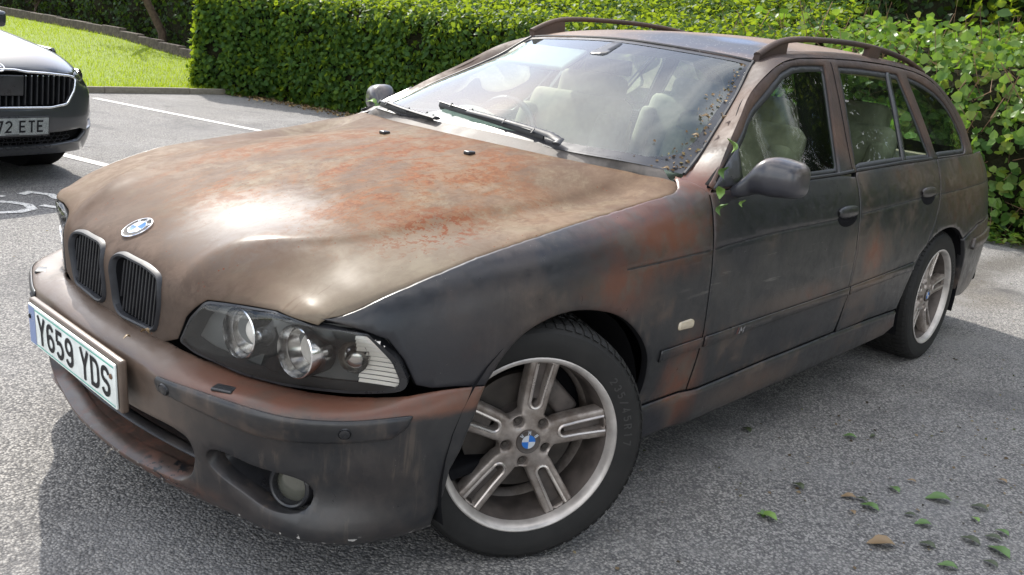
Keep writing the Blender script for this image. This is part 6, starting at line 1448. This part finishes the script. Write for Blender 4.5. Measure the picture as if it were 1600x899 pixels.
# grass blades on the lawn edge and over the sheet
ng = 60000; xg_ = RNG.uniform(0, 8.1, ng); ykk = np.interp(xg_, [-14, 7.0, 8.3], [6.6, 10.42, 10.9]); yg_ = ykk+RNG.uniform(0, 1, ng)**1.5*16
PG = np.column_stack([xg_, yg_, lawn_z(yg_, ykk)-.005])
GT = (np.array([(-.09, 0, 0), (.09, 0, 0), (0, 1, .12), (.05, .55, .06), (-.05, .55, .06)]), [(0, 1, 3), (0, 3, 4), (4, 3, 2)])
MT['blade'] = leafmat('grass_blade', [(.11, .17, .008), (.17, .24, .012), (.23, .29, .02)], .55, .6, (.48, .58, .015))
n = ng; up_ = np.tile([0, 0, 1.], (n, 1))
def blades(name, P, h, mat):
    n = len(P); T, Fc = GT; k = len(T); an = RNG.uniform(0, 6.28, n); w = np.stack([np.cos(an), np.sin(an), 0*an], 1); d = np.array([0, 0, 1.])+RNG.normal(0, .35, (n, 3)); nr = np.cross(w, d)
    s_ = (h*RNG.uniform(.5, 1.3, n))[:, None, None]; V = P[:, None]+s_*(T[None, :, :1]*w[:, None]+T[None, :, 1:2]*d[:, None]+T[None, :, 2:]*nr[:, None])
    tri = np.array(Fc, 'i4'); F = (tri[None]+(np.arange(n, dtype='i4')*k)[:, None, None]).reshape(-1, 3); me = bpy.data.meshes.new(name); me.from_pydata(V.reshape(-1, 3).tolist(), [], F.tolist()); me.materials.append(MT[mat])
    o = bpy.data.objects.new(name, me); COL.objects.link(o); o['kind'] = 'stuff'; return o
blades('grass', PG, .048, 'blade')
# low wall and dark shrubs beyond the lawn
wall = empty('low_wall', (8.2, 20, .3), 0, 'low weathered stone edging wall between lawn and dark shrubs', 'wall')
WALLM = plain('weathered_wall_stone', (.075, .062, .05), .9, spec=.2, var=.4)
wa, wb_ = np.array([7.75, 10.9]), np.array([8.75, 36.0])
for i in range(26):
    a = wa+(wb_-wa)*i/26; b = wa+(wb_-wa)*(i+1)/26; d = b-a; L = np.linalg.norm(d)
    o = box('wall_slab', (0, 0, 0), (L-.006, .16, .26+.02*RNG.uniform()), WALLM, wall, .02); o.location = Vector((*(a+b)/2, float(lawn_z(a[1], 10.6))+.07+RNG.uniform(-.01, .01)))-wall.location; o.rotation_euler = (RNG.uniform(-.04, .04), 0, math.atan2(d[1], d[0])+RNG.uniform(-.01, .01))
pathC = Path([(-22, 37), (8.0, 37.5), (9.4, 34), (9.25, 24), (9.15, 16), (9.0, 11.2)])
hedge('shrub_row', 'tall dark row of evergreen shrubs behind the low wall', pathC, [(.1, .2), (0, .8), (-.1, 2.2), (.3, 3.2), (1.5, 4.0)], .11, 42000, LEAF_OVAL, 'leafC', 21, amp=.3, corelift=.2, individuals=0, out=1, depthrnd=.35)
def tree(name, label, x, y, h, r, zc, n, size, mat, seed, trunk_r=.12, lean=(0, 0), cat='tree'):
    root = empty(name, (x, y, 0), 0, label, cat)
    rs_ = np.random.default_rng(seed); pts = [(lean[0]*t, lean[1]*t, h*t) for t in np.linspace(0, 1, 7)]; pts = [(a+rs_.normal(0, .05), b+rs_.normal(0, .05), c) for a, b, c in pts]; pts[0] = (0, 0, -.05)
    tk = tube('trunk', pts, np.linspace(trunk_r, trunk_r*.35, 7), 'bark', root, k=8)
    cl = []
    for k_ in range(9):
        t = rs_.uniform(.35, .95); an = rs_.uniform(0, 6.28); L = r*rs_.uniform(.6, 1.05); b = np.array([lean[0]*t, lean[1]*t, h*t]); e_ = b+np.array([math.cos(an)*L, math.sin(an)*L, rs_.uniform(.1, .5)*L])
        tube('limb', [b, (b+e_)/2+rs_.normal(0, .08, 3)+[0, 0, .1], e_], [trunk_r*.35, trunk_r*.2, trunk_r*.08], 'bark', tk, k=5); cl += [e_, (b+e_)/2]
    C_ = np.array(cl); C_ = np.vstack([C_, C_+rs_.normal(0, r*.3, C_.shape)]); c = C_[rs_.integers(0, len(C_), n)]; dd_ = rs_.normal(0, 1, (n, 3)); dd_ /= np.linalg.norm(dd_, axis=1)[:, None]
    P = c+dd_*(rs_.uniform(0, 1, n)**.4*r*.36)[:, None]; P[:, 2] = np.maximum(P[:, 2], zc)
    leaves('crown', P, dd_, size, LEAF_OVAL, mat, root, rnd=.6); return root
TR = [(13.0, 11.5, 5.5, 2.6, 'broad dark tree furthest left behind the clipped hedge'), (13.5, 7.5, 5.8, 2.7, 'dark tree behind the middle of the clipped hedge'), (13.2, 3.6, 5.2, 2.6, 'dark tree behind the estate car roof'),
      (13.8, -.2, 5.6, 2.7, 'dark tree behind the near roof rail'), (13.0, -3.6, 5.2, 2.6, 'dark tree above the climber hedge at the right edge'), (14.0, -7.8, 5.6, 2.7, 'dark tree to the right of the frame edge'), (17.5, 5.0, 7.5, 3.2, 'taller dark tree in the second row, left'), (18.0, -2.0, 7.5, 3.2, 'taller dark tree in the second row, right'), (6.0, -10.0, 8.0, 3.0, 'tall leafy tree on the near side of the car park, behind the camera'), (11.5, -10.5, 8.5, 3.2, 'tall leafy tree on the near side of the car park, further along'), (17.0, -11.5, 8.5, 3.3, 'tall leafy tree at the far end of the near side'), (.5, -10.5, 8.0, 3.0, 'tall leafy tree straight behind the camera'), (14.5, -12.5, 5.6, 2.8, 'dark tree well to the right of the frame'), (17.0, 12.0, 7.0, 3.2, 'taller dark tree in the second row, beyond the lawn corner')]
for i, (x, y, h, r_, lb) in enumerate(TR): tree('woodland_tree', lb, x, y, h, r_, .5, 8500, .15, 'leafC' if i % 3 else 'leafA', 40+i)
tree('bare_stemmed_tree', 'small tree with crooked dark trunk by the low wall', 8.62, 17.0, 3.4, 1.1, 2.4, 500, .10, 'leafC', 77, .10, (-1.1, .3))
under = Path([(10.6, 12), (11.3, 6), (11.6, 0), (12.2, -8), (12.6, -13)])
hedge('undergrowth', 'dark woodland undergrowth with sunlit speckles behind both hedges', under, [(.2, .0), (0, .8), (.1, 2.0), (.6, 2.8), (1.6, 3.2), (2.6, 3.3)], .12, 17000, LEAF_OVAL, 'leafC', 31, amp=.4, corelift=.3, individuals=0, out=1, depthrnd=.5, twigs=400)
# red shrub head at the far left
tree('red_leaved_shrub', 'small red leaved shrub against the dark shrubs, top left', 8.7, 24.5, 1.7, .4, 1.0, 500, .09, 'redleaf', 90, .04, cat='shrub') if 'redleaf' in MT else None

MT['grit'] = leafmat('grit_and_scraps', [(.02, .018, .015), (.10, .07, .04), (.22, .17, .11), (.05, .07, .02)], .05, .8, (.1, .08, .03))
def near_spot():
    a_ = RNG.uniform(0, 1)
    if a_ < .55: return (RNG.normal(2.6, 1.0), RNG.normal(-1.35, .35), .004)
    if a_ < .8: return (RNG.uniform(4.8, 7.8), RNG.uniform(-2.2, 1.5), .004)
    return (RNG.uniform(-1, 2.5), RNG.uniform(.8, 6), .004)
litter(420, near_spot, .014, 'grit', 'grit')
# seeds and dry scraps gathered along the near edge of the windscreen
nd_ = 95; u_ = RNG.uniform(.03, .97, nd_)**1.5; v_ = np.abs(RNG.normal(0, .045, nd_))+.008
qq_ = np.stack([u_*SU, (v_*SV/1.5 if SCR.G[0, 0, 1] < 0 else SV-v_*SV/1.5)], 1)
leaves('windscreen_debris', SCR.pos(qq_)+SCR.nrm(qq_)*.004, SCR.nrm(qq_), .013, LEAF_OVAL, 'dry', None, rnd=.6, droop=.2)
# ================================================================== FALLEN LEAVES (each one a thing)
def lm(name, col): t = NT(name); v = t.coord(); t.set(color=t.mix(t.noise(v, 60, 4), tuple(c*.7 for c in col), col), rough=.5); return t.m
MT['fl_green'] = lm('fallen_leaf_green', (.09, .17, .04)); MT['fl_dark'] = lm('fallen_leaf_dark', (.055, .07, .03)); MT['fl_brown'] = lm('fallen_leaf_brown', (.24, .16, .08)); MT['fl_lime'] = lm('fallen_leaf_lime', (.16, .27, .055))
def leafthing(label, p, rot, size, mat, cat='leaf', group='leaves lying on the asphalt', tilt=(.0, .0), curl=1.7):
    n = 9; us = np.linspace(0, 1, n); V = []; F = []
    for u_ in us:
        w = .30*math.sin(math.pi*u_**.85)**.9*(1+.10*math.sin(u_*31)) if 0 < u_ < 1 else 0.
        z = curl*(.10*u_*(1-u_)+.03*math.sin(5*u_))
        V += [(-w, u_, z+.07*curl*(w/.3)), (0, u_, z), (w, u_, z+.06*curl*(w/.3))]
    V += [(0.015, -.22, .02), (-.015, -.22, .02)]
    for i in range(n-1): F += [(3*i, 3*i+1, 3*i+4, 3*i+3), (3*i+1, 3*i+2, 3*i+5, 3*i+4)]
    F.append((1, len(V)-2, len(V)-1))
    o = mesh('fallen_leaf', np.array(V)*size, F, mat); o.location = p; o.rotation_euler = (tilt[0], tilt[1], rot); tag(o, label, cat, group); return o
def gp_(px, py, z=0.006):
    d = fw+r2*((px-800)/FP)-u2*((py-299.5)/FP); c = camo.matrix_world.translation; t = (z-c.z)/d.z; return c+d*t
FL = FALLEN
for lb, p, r_, s_, mt_ in FL: leafthing(lb, Vector(p), r_, s_, mt_)
# leaves and twigs caught on the car
def caught(label, p, rot, size, mat, tilt): leafthing(label, Vector(p), rot, size*.82, mat, curl=4., group='leaves caught on the estate car', tilt=tilt)
for a in CAUGHT: caught(*a)
